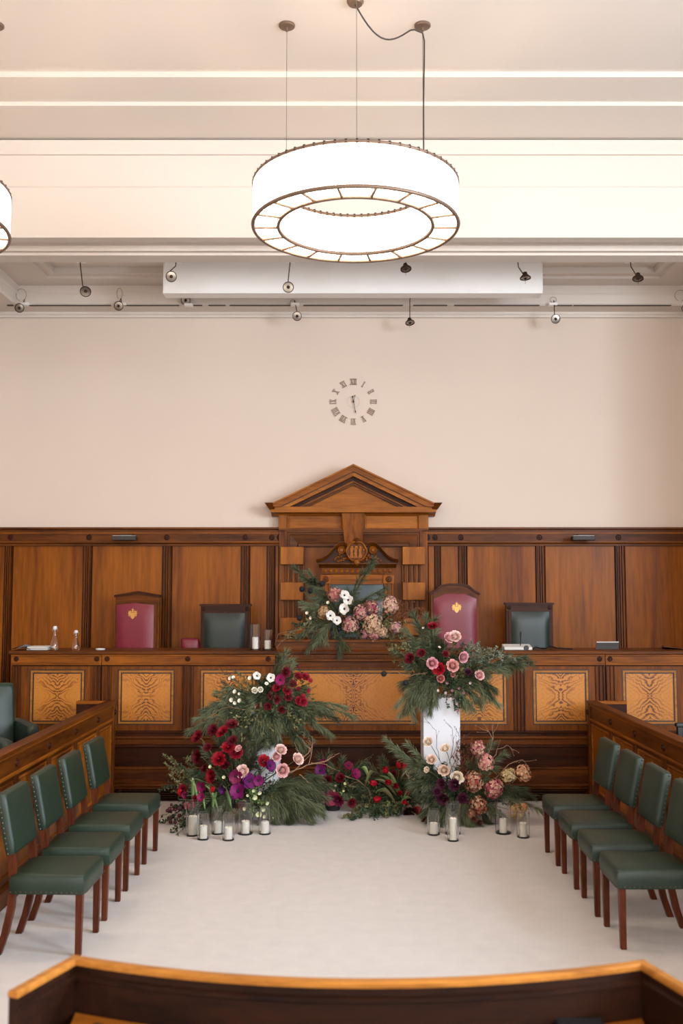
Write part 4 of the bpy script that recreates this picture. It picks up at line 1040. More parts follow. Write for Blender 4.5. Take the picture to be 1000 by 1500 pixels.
# cable track along the cornice
for a, b in ((10, 19), (42, 162), (181, 262), (280, 296), (305, 330), (336, 425), (444, 590), (605, 655), (665, 790), (812, 838), (840, 983)):
    p0, p1 = P(a, 447, YC - .03), P(b, 447, YC - .03); m = MB()
    m.box(p0.x, p1.x, YC - .032, YC + .0, p0.z - .004, p0.z + .003)
    tag(m.build('lighting_track', 'cable_dark', None), 'thin dark lighting track length along the alcove cornice', 'lighting track', 'lighting track lengths on the cornice')

# ------------------------------------------------------------------ low-voltage spotlights
def spot(label, disc, Y, pts, facing, loop=None, wick=False):
    # disc: pixel of the reflector; pts: pixels from the fixing down to the lamp
    c = P(disc[0], disc[1], Y); top = P(pts[0][0], pts[0][1], Y)
    r = empty('spotlight', top, label=label, cat='spotlight', group='low voltage spotlights')
    m = MB(); m.tube([P(a, b, Y) for a, b in pts], .0055, 6); m.build('arm', 'bronze_dark', r)
    m = MB(); m.box(top.x - .05, top.x + .05, Y - .012, Y + .06, top.z - .006, top.z + .022); m.build('mount', 'screen_white', r, bevel=.003)
    if loop:
        l = [P(disc[0] + loop[0] + loop[2] * math.cos(t), disc[1] + loop[1] + loop[3] * math.sin(t), Y) for t in [PI * .6 + q * 2 * PI * .9 / 18 for q in range(19)]]
        m = MB(); m.tube(l, .0025, 5); m.build('cable_loop', 'bronze', r, smooth=1)
    R_ = .055
    e = bpy.data.objects.new('lamp_head', MB().lathe([(0, -.045), (.02, -.043), (.026, -.02), (R_ * .8, .0), (R_, .012), (R_, .022), (R_ * .9, .022), (R_ * .86, .014), (R_ * .45, -.008), (.016, -.012), (0, -.012)], (0, 0, 0), 24).mesh('lamp_head', 'bronze_dark', .6))
    col.objects.link(e); e.parent = r; e.location = c - top
    e.rotation_euler = Vector(facing).to_track_quat('Z', 'Y').to_euler()
    g = MB().lathe([(R_ * .86, .016), (R_ * .5, .019), (0, .02)], (0, 0, 0), 20).mesh('lens', 'nickel', .9); part('lens', g, e)
    g = MB().lathe([(0, .032), (.008, .03), (.017, .022), (.017, .014)], (0, 0, 0), 14).mesh('reflector_cap', 'bronze_dark', .7); part('reflector_cap', g, e)
    if wick:
        m = MB(); m.tube([c, c + Vector((0, 0, -.075))], .002, 5); m.build('aiming_pin', 'bronze_dark', r)
cf = (0.05, -1, -.35); dn = (.1, -.35, -1)
spot('spotlight on a long straight rod between the beam and the first cornice lamps', (125, 428), YB1 + .03, [(117, 382), (121, 418), (124, 424)], (.35, -1, .1))
spot('spotlight on a short bent arm against the corner of the screen case', (251, 405), YB1 + .03, [(258, 382), (257, 390), (249, 397), (250, 400)], cf)
spot('spotlight on a straight rod across the screen case nearest the clock', (422, 421), YB1 + .03, [(425, 382), (422, 410), (422, 416)], (.1, -1, -.2))
spot('spotlight turned edge-on below the chandelier rim', (594, 392), YB1 + .03, [(594, 380), (594, 388)], dn, None, True)
spot('spotlight turned edge-on at the far end of the screen case', (769, 405), YB1 + .03, [(758, 382), (759, 391), (767, 403)], (.05, -.1, -1), None, True)
spot('spotlight turned edge-on on a bent arm beyond the screen case', (934, 406), YB1 + .03, [(923, 382), (924, 391), (932, 404)], (-.1, -.3, -1), None, True)
YL = YC - .05
spot('cornice spotlight with a round cable loop at the alcove corner', (29, 451), YL, [(36, 446), (36, 438), (33, 445)], cf, (2, -19, 7.5, 9))
spot('cornice spotlight with a narrow cable loop', (174, 448), YL, [(178, 446), (177, 437), (175, 442)], cf, (1, -18, 4, 8))
spot('cornice spotlight half behind the lower edge of the screen case', (272, 440), YL, [(276, 447), (276, 440), (273, 440)], cf, (-2, -9, 5, 5))
spot('cornice spotlight on a hooked arm left of the clock', (435, 463), YL, [(432, 446), (431, 440), (433, 448), (435, 458)], cf, (-6, -20, 4, 4))
spot('cornice spotlight edge-on on a straight rod right of the clock', (600, 471), YL, [(601, 432), (600, 440), (600, 468)], dn, None, True)
spot('cornice spotlight on a straight rod with a curled hook', (813, 467), YL, [(810, 446), (811, 440), (812, 462)], cf, (-3, -28, 4.5, 4))
spot('cornice spotlight with a wide cable loop by the alcove edge', (1004, 451), YL, [(1006, 446), (1004, 444)], cf, (-8, -18, 8, 8))

# ------------------------------------------------------------------ ring chandeliers
CHY = onz(500, 1, Z0).y
CR = 153.5 * CHY / F; CRI = CR * .756
def ring_tube(m, R_, z, r_, n=96, nn=8): 
    vs = []; fs = []
    for i in range(n):
        a = 2 * PI * i / n
        for j in range(nn):
            b = 2 * PI * j / nn; rr = R_ + r_ * math.cos(b); vs.append((rr * math.cos(a), rr * math.sin(a), z + r_ * math.sin(b)))
    for i in range(n):
        for j in range(nn):
            fs.append((i * nn + j, ((i + 1) % n) * nn + j, ((i + 1) % n) * nn + (j + 1) % nn, i * nn + (j + 1) % nn))
    m.add(vs, fs)
zb_ = ez(383, CHY + CR); zt_ = zb_ + .30
chx = ex(520.5, CHY, 330)
def chandelier(x, label):
    r = empty('ring_chandelier', (x, CHY, zb_), label=label, cat='chandelier', group='ring chandeliers')
    def B(m, nm, mt, **k): return m.build(nm, mt, r, world=False, **k)
    hh = zt_ - zb_
    for R_, nm in ((CR, 'outer_hoop'), (CRI, 'inner_hoop')):
        m = MB(); ring_tube(m, R_, 0, .014); B(m, nm, 'bronze', smooth=1)
        m = MB(); ring_tube(m, R_, hh, .010); B(m, nm, 'bronze', smooth=1)
    for i in range(18):
        a = 2 * PI * i / 18; m = MB()
        m.tube([(CRI * math.cos(a), CRI * math.sin(a), 0), (CR * math.cos(a), CR * math.sin(a), 0)], .010, 6); B(m, 'spoke', 'bronze')
        m = MB(); m.tube([(CRI * math.cos(a), CRI * math.sin(a), hh), (CR * math.cos(a), CR * math.sin(a), hh)], .006, 6); B(m, 'spoke', 'bronze')
    for R_, n_ in ((CR, 230), (CRI, 170)):
        m = MB()
        for i in range(n_):
            a = 2 * PI * i / n_; q = (R_ - .004) if R_ == CR else (R_ + .004); m.tube([(q * math.cos(a), q * math.sin(a), .012), (q * math.cos(a), q * math.sin(a), hh - .012)], .0085, 5)
        tag(B(m, 'glass_rods', 'lamp_rods', smooth=1), kind='stuff')
        m = MB()
        for i in range(64):
            a = 2 * PI * i / 64; m.box(R_ * math.cos(a) - .008, R_ * math.cos(a) + .008, R_ * math.sin(a) - .008, R_ * math.sin(a) + .008, hh - .012, hh + .014)
        tag(B(m, 'hoop_clips', 'bronze_dark'), kind='stuff')
    rm = (CR + CRI) / 2
    m = MB(); m.lathe([(CRI + .035, hh * .9), (CR - .05, hh * .9), (CR - .05, hh * .92), (CRI + .035, hh * .92), (CRI + .035, hh * .9)], (0, 0, 0), 64, caps=False); B(m, 'added_reflector', 'screen_white')  # unseen ring plate added to throw the lamp light down and sideways
    m = MB(); ring_tube(m, rm, hh * .45, .03, 48, 8); B(m, 'lamp_tube', 'lamp_core', smooth=1)
    zc_ = Z0 - zb_
    for a in (PI / 2 - PI / 3 * .98, PI / 2 + PI / 3 * .98, -PI / 2):
        x_, y_ = rm * .94 * math.cos(a), rm * .94 * math.sin(a)
        m = MB(); m.tube([(x_, y_, hh), (x_, y_, zc_ - .02)], .0022, 5); B(m, 'suspension_wire', 'nickel')
        m = MB(); m.lathe([(0, 0), (.062, 0), (.062, -.012), (.055, -.018), (.012, -.022), (.010, -.05), (0, -.052)][::-1], (x_, y_, zc_), 24); B(m, 'ceiling_plate', 'bronze', smooth=.6)
    m = MB(); m.lathe([(0, -.03), (.05, -.03), (.062, -.012), (.062, 0), (0, 0)], (0, 0, zc_), 24); B(m, 'ceiling_rose', 'bronze', smooth=.6)
    x_, y_ = rm * .94 * math.cos(PI / 2 - PI / 3 * .98), rm * .94 * math.sin(PI / 2 - PI / 3 * .98)
    pts = []
    P0 = Vector((0, 0, zc_ - .03)); P3 = Vector((x_, y_ - .01, zc_ - .07))
    for t in [i / 16 for i in range(17)]:
        q = P0.lerp(P3, t); q.z -= .20 * math.sin(PI * min(1, t * 1.18)) ** 1 * (1 - t * .35) if t < .85 else -.0
        pts.append(q)
    pts += [Vector((x_ + .012, y_ - .01, zc_ - .13)), Vector((x_ + .01, y_ - .01, zc_ - .3)), Vector((x_ + .004, y_, zc_ - .6)), Vector((x_, y_, hh))]
    m = MB(); m.tube(pts, .006, 6); B(m, 'power_cable', 'cable_dark', smooth=1)
    return r
chandelier(chx, 'large ring chandelier of glowing glass rods hung over the aisle with a looping cable')
chandelier(chx - 682 * CHY / F, 'neighbouring ring chandelier of which only the curved rim shows')
# ------------------------------------------------------------------ plinths and candle glasses
PLW = .34
def plinth(pxc, wpx, py_top, Y, label):
    c = P(pxc, py_top, Y); hw = wpx / 2 * Y / F
    r = empty('display_plinth', (c.x, Y + hw, 0), label=label, cat='plinth', group='white flower plinths')
    m = MB(); m.box(c.x - hw, c.x + hw, Y, Y + 2 * hw, 0, c.z); m.build('body', 'white_paint', r, bevel=.004)
    m = MB(); m.box(c.x - hw - .004, c.x + hw + .004, Y - .004, Y + 2 * hw + .004, 0, .04); m.build('foot', 'white_paint', r)
    return c.z
PRZ = plinth(646.5, 53, 1022, 9.42, 'white square plinth under the pink rose arrangement')
PLZ = plinth(386, 44, 1040, 9.42, 'white square plinth under the white anemone arrangement')
GLZ = {}
def candle_glass(px0, px1, pyt, pyb, cw, cht, label, desk_=False, kind=''):
    if desk_: Y = YF + .12; base = Vector((ex((px0 + px1) / 2, Y, 940), Y, ZTOP))
    else: base = onz((px0 + px1) / 2, pyb - 2.5, 0.0); Y = base.y
    k = Y / F; R_ = (px1 - px0) / 2 * k; h = ez(pyt, Y) - base.z
    t = .004
    m = MB().lathe([(0, 0), (R_ - .004, 0), (R_, .004), (R_, h - .002), (R_ - t / 2, h), (R_ - t, h - .002), (R_ - t, .014), (R_ - t - .006, .010), (0, .009)], (0, 0, 0), 32)
    o = m.build('candle_glass', 'clear_glass', None, smooth=.6); o.location = base
    tag(o, label, 'glass vase', 'glass cylinders with candles')
    cr = cw / 2 * k; ch = ez(cht, Y) - base.z - .009
    r = empty('pillar_candle', base + Vector((0, 0, .0095)), label='white pillar candle in the ' + label if kind else label, cat='candle', group='white pillar candles')
    m = MB().lathe([(0, 0), (cr, 0), (cr, ch - .006), (cr - .005, ch), (cr * .6, ch - .004), (0, ch - .008)], (0, 0, 0), 24); m.build('wax', 'candle_wax', r, smooth=.6, world=False)
    m = MB(); m.tube([(0, 0, ch - .01), (.001, 0, ch + .006), (.004, 0, ch + .012)], .0014, 5); m.build('wick', 'black_plastic', r, world=False)
K = 'glass cylinder'
candle_glass(272, 292, 1173, 1226, 13, 1195, 'tall glass cylinder beside the dark red berries', kind=K)
candle_glass(289, 306, 1190, 1232, 11, 1209, 'short glass cylinder before the tall one by the berries', kind=K)
candle_glass(310, 327, 1183, 1224, 11, 1203, 'glass cylinder standing behind and between two short ones', kind=K)
candle_glass(325.5, 343, 1191, 1233, 11.5, 1211, 'short glass cylinder just under the purple anemones', kind=K)
candle_glass(348.5, 370, 1174, 1224, 11.5, 1202, 'tall wide glass cylinder against the cream blossoms', kind=K)
candle_glass(379, 396.5, 1183, 1224, 12, 1203, 'glass cylinder beside the pine spread on the floor', kind=K)
candle_glass(626, 644, 1185, 1225, 12, 1205, 'short glass cylinder beside the red tulips', kind=K)
candle_glass(652, 674.5, 1175, 1224, 11, 1200, 'tall glass cylinder under the plum flowers', kind=K)
candle_glass(655, 672, 1194, 1234, 10.5, 1198, 'narrow glass cylinder before the tall one under plum flowers', kind=K)
candle_glass(725.5, 748, 1173, 1223, 11, 1199, 'wide glass cylinder right of the tan hydrangea', kind=K)
candle_glass(757, 775.5, 1190, 1229, 11, 1205, 'short glass cylinder with a cream hydrangea leaning over it', kind=K)
candle_glass(366, 382, 914, 952, 9, 933, 'taller glass cylinder on the dais desk', True, kind=K)
candle_glass(385, 399, 922, 952, 9.5, 938, 'shorter glass cylinder on the dais desk', True, kind=K)

# ------------------------------------------------------------------ flower kit
def petal(m, L_, W_, phi0, curl, az, r0=0.0, z0=0.0, cup=0.3, nu=4, nv=4, tone=0.0, tip=.6, ruffle=0.0, grad=.25):
    ca, sa = math.cos(az), math.sin(az); prof = []; r, z = r0, z0
    for i in range(nu + 1):
        prof.append((r, z)); ph = phi0 + curl * (i / nu)
        r += math.sin(ph) * L_ / nu; z += math.cos(ph) * L_ / nu
    vs = []
    for i in range(nu + 1):
        s = i / nu; wd = W_ * (math.sin(PI * (.12 + .78 * s)) ** tip)
        for j in range(nv + 1):
            t = -1 + 2 * j / nv; rr, zz = prof[i]
            zz2 = zz + cup * wd * t * t + ruffle * random.uniform(-1, 1) * s; rr2 = rr - cup * .4 * wd * t * t
            vs.append((ca * rr2 - sa * t * wd, sa * rr2 + ca * t * wd, zz2))
    fs = [(i * (nv + 1) + j, (i + 1) * (nv + 1) + j, (i + 1) * (nv + 1) + j + 1, i * (nv + 1) + j + 1) for i in range(nu) for j in range(nv)]
    b = len(m.v); m.v += vs; m.f += [[b + q for q in f] for f in fs]
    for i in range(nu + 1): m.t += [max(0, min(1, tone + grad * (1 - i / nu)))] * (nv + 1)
def rose_mesh(seed):
    random.seed(seed); m = MB()
    m.lathe([(0, .80), (.12, .79), (.25, .72), (.34, .55), (.3, .2), (0, 0)], (0, 0, 0), 12, tone=.30)
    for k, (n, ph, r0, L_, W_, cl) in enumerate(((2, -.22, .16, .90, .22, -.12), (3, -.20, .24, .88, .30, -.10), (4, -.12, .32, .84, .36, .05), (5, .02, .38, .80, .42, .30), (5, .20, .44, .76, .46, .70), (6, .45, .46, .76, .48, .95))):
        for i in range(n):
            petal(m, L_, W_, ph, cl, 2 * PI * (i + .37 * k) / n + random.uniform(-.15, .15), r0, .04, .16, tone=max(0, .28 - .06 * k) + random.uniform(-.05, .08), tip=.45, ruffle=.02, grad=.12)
    return m.mesh('rose', 'petal', 1.2)
def ranunculus_mesh(seed):
    random.seed(seed); m = MB()
    m.lathe([(0, .5), (.14, .48), (.2, .35), (0, .1)], (0, 0, 0), 8, tone=.9)
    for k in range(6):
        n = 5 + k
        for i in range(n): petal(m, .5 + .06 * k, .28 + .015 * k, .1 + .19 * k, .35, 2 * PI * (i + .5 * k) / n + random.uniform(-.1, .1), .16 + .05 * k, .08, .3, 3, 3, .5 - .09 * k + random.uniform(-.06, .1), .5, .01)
    return m.mesh('ranunculus', 'petal', 1.2)
def anemone_mesh(seed):
    random.seed(seed); m = MB()
    for k, (n, ph) in enumerate(((5, .9), (5, 1.18))):
        for i in range(n): petal(m, .98, .44, ph, .22, 2 * PI * (i + .5 * k) / n + random.uniform(-.12, .12), .04, .02, .22, 4, 4, .0 + .1 * k + random.uniform(0, .08), .55, .02)
    return m.mesh('anemone', 'petal_plain', 1.2)
def eye_mesh():
    random.seed(3); m = MB(); m.lathe([(0, .26), (.12, .22), (.19, .12), (.16, 0)], (0, 0, .02), 12)
    for i in range(26):
        a = 2 * PI * i / 26; q = random.uniform(.26, .36); c = (q * math.cos(a), q * math.sin(a), .2)
        m.lathe([(0, .03), (.028, 0), (0, -.03)], c, 5); m.tube([(0.1 * math.cos(a), .1 * math.sin(a), .1), c], .008, 3, cap=False)
    return m.mesh('flower_eye', 'flower_eye', 1)
def tulip_mesh():
    random.seed(5); m = MB()
    for k in range(2):
        for i in range(3): petal(m, 1.5, .50, .55, -1.05, 2 * PI * (i + .5 * k) / 3, .12, 0, .42, 6, 4, .05 + .12 * k, .6, 0)
    m.lathe([(0, -.08), (.12, -.05), (.2, .06), (.1, .1)], (0, 0, 0), 8, tone=.6)
    return m.mesh('tulip', 'petal_plain', 1.2)
def hydrangea_mesh(seed):
    random.seed(seed); m = MB(); n = 120
    m.lathe([(0, .5), (.36, .36), (.5, .0), (.36, -.36), (0, -.5)], (0, 0, 0), 10, tone=.0)
    for i in range(n):
        z = 1 - 1.72 * (i + .5) / n; rr = math.sqrt(max(0, 1 - z * z)); a = i * 2.39996 + random.uniform(-.2, .2)
        d = Vector((rr * math.cos(a), rr * math.sin(a), z)).normalized(); R_ = random.uniform(.74, 1.04)
        q = d.to_track_quat('Z', 'Y').to_matrix() @ Matrix.Rotation(random.uniform(0, 6), 3, 'Z') @ Matrix.Rotation(random.uniform(-.5, .5), 3, 'X')
        t = min(1, max(0, random.gauss(.26, .26))); s = random.uniform(.16, .22); vs = []; fs = []
        for k in range(4):
            aa = PI / 2 * k; c, sn = math.cos(aa), math.sin(aa); b = len(vs)
            for (x, y, zz) in ((0, 0, 0), (.55, -.38, .10), (1.0, -.05, .14), (.95, .12, .14), (.5, .42, .10)):
                v = q @ Vector(((x * c - y * sn) * s, (x * sn + y * c) * s, zz * s)); vs.append(d * R_ * .92 + v)
            fs.append((b, b + 1, b + 2, b + 3, b + 4))
        m.add(vs, fs, t)
    return m.mesh('hydrangea', 'petal_hydrangea')
def blossom_mesh(seed):
    random.seed(seed); m = MB()
    for i in range(5): petal(m, .95, .5, .75, .35, 2 * PI * i / 5, .02, 0, .35, 3, 2, random.uniform(0, .2), .5)
    m.lathe([(0, .35), (.15, .25), (0, .05)], (0, 0, 0), 6, tone=.9)
    return m.mesh('blossom', 'petal', 1.2)
def pod_mesh():
    random.seed(9); m = MB(); m.lathe([(0, .8), (.5, .65), (.8, 0), (.5, -.65), (0, -.8)], (0, 0, 0), 9)
    for i in range(60):
        z = 1 - 2 * (i + .5) / 60; rr = math.sqrt(1 - z * z); a = i * 2.4; d = Vector((rr * math.cos(a), rr * math.sin(a), z)); o = d.orthogonal().normalized() * .1; p_ = d.cross(o)
        m.add([d * .7 + o, d * .7 - o * .5 + p_, d * .7 - o * .5 - p_, d * 1.05], [(0, 1, 3), (1, 2, 3), (2, 0, 3)])
    return m.mesh('seed_head', 'pod_black')
ROSE = [rose_mesh(11), rose_mesh(12)]; RAN = [ranunculus_mesh(21), ranunculus_mesh(22)]; ANE = [anemone_mesh(31), anemone_mesh(32)]
HYD = [hydrangea_mesh(41), hydrangea_mesh(42), hydrangea_mesh(43)]; TUL = tulip_mesh(); BLO = [blossom_mesh(51), blossom_mesh(52)]; POD = pod_mesh(); EYE = eye_mesh()
BER = MB().lathe([(0, 1), (.6, .8), (1, 0), (.6, -.8), (0, -1)], (0, 0, 0), 8).mesh('berry', 'berry', 1)
random.seed(99)
def face(dx=0, dz=.15, spread=.5):
    return Vector((dx + random.uniform(-spread, spread), -1, dz + random.uniform(-spread, spread))).normalized()
class Arr:
    # a flower arrangement: an Empty at its foot; cx, cy pixel of its heart and Y its depth
    def __init__(s, label, base, heart, Y, cat='flowers'):
        s.e = empty('flower_arrangement', base, label=label, cat=cat, group='flower arrangements'); s.base = Vector(base); s.h = heart; s.Y = Y
    def pt(s, px, py, dy=0.0):
        q = P(px, py, s.Y + dy)
        if q.z < .02: q = P(px, py, onz(px, py, .02).y)
        return q
    def flower(s, kind, px, py, rpx, hexc, dy=None, d=None, stem=True):
        if dy is None: dy = -.10 + random.uniform(-.05, .05)
        c = s.pt(px, py, dy); R_ = rpx * c.y / F; dx = (px - s.h[0]) / 90.0; dz = (s.h[1] - py) / 110.0
        d = Vector(d).normalized() if d else face(max(-.8, min(.8, dx)), max(-.2, min(.8, dz)) + .1, .42)
        me = {'rose': ROSE, 'ranunculus': RAN, 'anemone': ANE, 'hydrangea': HYD, 'blossom': BLO}.get(kind)
        me = random.choice(me) if me else {'tulip': TUL, 'seed_head': POD, 'berry': BER}[kind]
        o = part(kind, me, s.e, c - s.base); o.rotation_euler = (d.to_track_quat('Z', 'Y').to_matrix() @ Matrix.Rotation(random.uniform(0, 6.28), 3, 'Z')).to_euler()
        o.scale = (R_ * random.uniform(.88, 1.08), R_ * random.uniform(.88, 1.08), R_ * random.uniform(.82, 1.08)); o.color = lin(hexc)
        if kind == 'anemone': part('flower_eye', EYE, o)
        if stem and kind != 'berry':
            hp = s.pt(s.h[0] + (px - s.h[0]) * .35, s.h[1] + (py - s.h[1]) * .35 + 6, .02)
            mid_ = c.lerp(hp, .4) - d * .05
            m = MB(); m.tube([c - d * R_ * .2, c - d * (R_ * .6 + .02), mid_, hp], .0032, 5); m.build('flower_stem', 'stem' if kind != 'seed_head' else 'twig', s.e)
        return o
    def pine(s, a, b, sag=.04, n=520, ln=.10, dy=(0, -.08), mat='needle', w_=.0040, start=.12):
        p0, p1 = s.pt(a[0], a[1], dy[0]), s.pt(b[0], b[1], dy[1]); m = MB(); K_ = 9
        pts = []
        for i in range(K_ + 1):
            t = i / K_; q = p0.lerp(p1, t); q.z += sag * math.sin(PI * t); q.y += random.uniform(-.006, .006); pts.append(q)
        bt = random.uniform(-.28, .38); n = int(n * .62); m.tube(pts, .0045, 5, .0018, tone=.05)
        # side shoots
        shoots = [pts]
        for q in range(3):
            i = random.randint(2, K_ - 2); tg = (pts[i + 1] - pts[i - 1]).normalized(); sd = Vector((random.uniform(-1, 1), random.uniform(-.8, .4), random.uniform(-.7, .5)))
            dd_ = (tg + sd * .8).normalized(); L_ = random.uniform(.08, .16); sh = [pts[i] + dd_ * L_ * t / 4 + Vector((0, 0, -.03 * (t / 4) ** 2)) for t in range(5)]
            m.tube(sh, .0028, 4, .0012, tone=.05); shoots.append(sh)
        for sh in shoots:
            nn = n if sh is pts else n // 3
            for q in range(nn):
                t = start + (1 - start) * (1 - random.random() ** 1.5) if sh is pts else random.random(); f = t * (len(sh) - 1); i = min(int(f), len(sh) - 2); o = sh[i].lerp(sh[i + 1], f - i)
                tg = (sh[i + 1] - sh[i]).normalized(); rd = Vector((random.gauss(0, 1), random.gauss(0, 1), random.gauss(0, 1))); rd -= tg * rd.dot(tg); rd.normalize()
                d = (tg * random.uniform(.75, 1.2) + rd * random.uniform(.2, .75) + Vector((0, 0, -.22))).normalized(); L_ = ln * random.uniform(.7, 1.1)
                sd = d.cross(Vector((random.gauss(0, 1), random.gauss(0, 1), random.gauss(0, 1)))).normalized() * (w_ * .5)
                e_ = o + d * L_ + Vector((0, 0, -.12 * L_)); md = o + d * L_ * .55
                if e_.z < .008: e_.z = .008
                if md.z < .006: md.z = .006
                if o.z < .006: o.z = .006
                bb = len(m.v); tn = min(1, max(0, random.gauss(.45, .18) + bt))
                m.v += [tuple(o - sd), tuple(o + sd), tuple(md + sd), tuple(md - sd), tuple(e_)]; m.f += [[bb, bb + 1, bb + 2, bb + 3], [bb + 3, bb + 2, bb + 4]]; m.t += [tn] * 5
        m.build('pine_branch', mat, s.e)
    def leafy(s, a, b, sag=.03, n=34, size=.03, mat='leaf_dark', dy=(0, -.08), width=.45, name='leafy_branch', side=2):
        p0, p1 = s.pt(a[0], a[1], dy[0]), s.pt(b[0], b[1], dy[1]); m = MB(); K_ = 8; pts = []
        for i in range(K_ + 1):
            t = i / K_; q = p0.lerp(p1, t); q.z += sag * math.sin(PI * t); q += Vector((random.gauss(0, .006), random.gauss(0, .006), random.gauss(0, .006))); pts.append(q)
        bt = random.uniform(-.3, .35); m.tube(pts, .0035, 5, .0012, tone=.15); shoots = [pts]
        for q in range(side):
            i = random.randint(2, K_ - 1); tg = (pts[i] - pts[i - 1]).normalized(); sd = Vector((random.uniform(-1, 1), random.uniform(-.9, .3), random.uniform(-.6, .8)))
            dd_ = (tg * .7 + sd * .8).normalized(); L_ = random.uniform(.06, .13); sh = [pts[i] + dd_ * L_ * t / 4 for t in range(5)]; m.tube(sh, .002, 4, .001, tone=.15); shoots.append(sh)
        for sh in shoots:
            for q in range(n if sh is pts else n // 3):
                f = (.12 + .88 * random.random()) * (len(sh) - 1); i = min(int(f), len(sh) - 2); o = sh[i].lerp(sh[i + 1], f - i); tg = (sh[i + 1] - sh[i]).normalized()
                rd = Vector((random.gauss(0, 1), random.gauss(0, 1), random.gauss(0, 1))).normalized(); d = (tg * .6 + rd).normalized(); sd = d.cross(Vector((random.gauss(0, 1), random.gauss(0, 1), random.gauss(0, 1)))).normalized()
                nm = d.cross(sd); L_ = size * random.uniform(.7, 1.2); W_ = L_ * width * .5; tn = min(1, max(0, random.gauss(.45, .25) + bt))
                vv = [o, o + d * L_ * .4 + sd * W_ + nm * L_ * .08, o + d * L_ * .75 + sd * W_ * .75 + nm * L_ * .05, o + d * L_ - nm * L_ * .06, o + d * L_ * .75 - sd * W_ * .75 + nm * L_ * .05, o + d * L_ * .4 - sd * W_ + nm * L_ * .08, o + d * L_ * .5]
                for v in vv:
                    if v.z < .006: v.z = .006
                m.add(vv, [(0, 1, 6), (1, 2, 6), (2, 3, 6), (3, 4, 6), (4, 5, 6), (5, 0, 6)], tn)
        m.build(name, mat, s.e)
    def twig(s, pix, r=.0042, mat='twig', dy=-.05, forks=3, tips=True):
        pts = [s.pt(a, b, dy + random.uniform(-.02, .02)) for a, b in pix]; m = MB()
        fine = []
        for i in range(len(pts) - 1):
            for k in range(3): fine.append(pts[i].lerp(pts[i + 1], k / 3) + Vector((random.gauss(0, .004), random.gauss(0, .004), random.gauss(0, .004))))
        fine.append(pts[-1]); m.tube(fine, r, 6, r * .4)
        for q in range(forks):
            i = random.randint(len(fine) // 3, len(fine) - 2); tg = (fine[i + 1] - fine[i]).normalized(); d = (tg + Vector((random.uniform(-1, 1), random.uniform(-.4, .2), random.uniform(-.4, 1)))).normalized(); L_ = random.uniform(.05, .12)
            sh = [fine[i], fine[i] + d * L_ * .5 + Vector((random.gauss(0, .006), 0, random.gauss(0, .006))), fine[i] + d * L_]; m.tube(sh, r * .5, 5, r * .25)
            if tips: m.lathe([(0, .006), (.004, 0), (0, -.006)], tuple(sh[-1]), 5)
        m.build('twig', mat, s.e, smooth=1)
    def leaf(s, a, b, wpx, mat='leaf_fresh', dy=-.06, arch=.05):
        p0, p1 = s.pt(a[0], a[1], dy + .04), s.pt(b[0], b[1], dy); ax = (p1 - p0); sd = ax.cross(Vector((0, 1, .3))).normalized(); W_ = wpx * s.Y / F; m = MB()
        def fn(u, v):
            q = p0 + ax * u + Vector((0, 0, arch * math.sin(PI * u))); t = 2 * v - 1; w2 = W_ * .5 * math.sin(PI * (.06 + .92 * u)) ** .7
            return q + sd * (t * w2) + Vector((0, -.012 * (1 - t * t), 0))
        m.grid(fn, 8, 2, random.uniform(.2, .9)); m.build('leaf', mat, s.e, smooth=1)
# ------------------------------------------------------------------ arrangements
RED = '#7c0e20'; DRED = '#5a0b18'; BRED = '#920f20'; MAG = '#7d1246'; PUR = '#5a1450'; PINK = '#dba7a4'; PALE = '#e6c3b8'; CREAM = '#ead8c2'; WHITE = '#dcd7cf'; PLUM = '#3d1024'
random.seed(1234)
# --- on the raised ledge of the dais desk
A = Arr('flower arrangement of dried hydrangeas and white anemones on the dais desk ledge', (DX(505), YF + .1, zr), (505, 915), YF + .06)
for q in range(20):
    a = random.uniform(-.2, PI + .2); A.leafy((505 + random.uniform(-22, 30), 925), (515 + 66 * math.cos(a), 916 - 38 * math.sin(a) + 8), .02, 26, .032, random.choice(['leaf_dark', 'leaf_dark', 'leaf_olive']), (.02, random.uniform(-.08, .08)))
for b, sg, n in (((432, 832), .03, 560), ((446, 847), .02, 560), ((452, 838), .03, 300), ((545, 822), .0, 560), ((530, 838), .0, 300), ((563, 862), .03, 420), ((560, 874), .02, 360), ((446, 883), .03, 520), ((455, 893), .02, 420), ((470, 868), .02, 300)):
    A.pine((500, 905), b, sg, n, .095, (.02, random.uniform(-.08, .02)))
for b in ((452, 950), (497, 958), (470, 936), (440, 930)): A.pine((488, 908), b, .03, 480, .09, (-.05, -.14))
for b in ((412, 936), (420, 925), (430, 918), (425, 940), (445, 915)): A.leafy((482, 908), b, .03, 60, .028, random.choice(['leaf_olive', 'leaf_dark']), (-.02, -.1), .5)
for b in ((612, 890), (622, 904), (600, 878), (608, 915)): A.leafy((565, 918), b, .03, 60, .022, 'leaf_russet', (0, -.04), .4, side=4)
for b in ((590, 945), (600, 958), (578, 950), (585, 935)): A.leafy((560, 922), b, .01, 40, .022, 'leaf_olive', (-.03, -.12), .4)
A.twig([(440, 932), (425, 930), (412, 940), (405, 950)], .0035, 'twig', -.12, 1); A.twig([(470, 925), (440, 922), (408, 928), (402, 945)], .003, 'twig', -.12, 1)
A.twig([(570, 930), (590, 945), (605, 950)], .0035, 'twig_dark', -.1, 3)
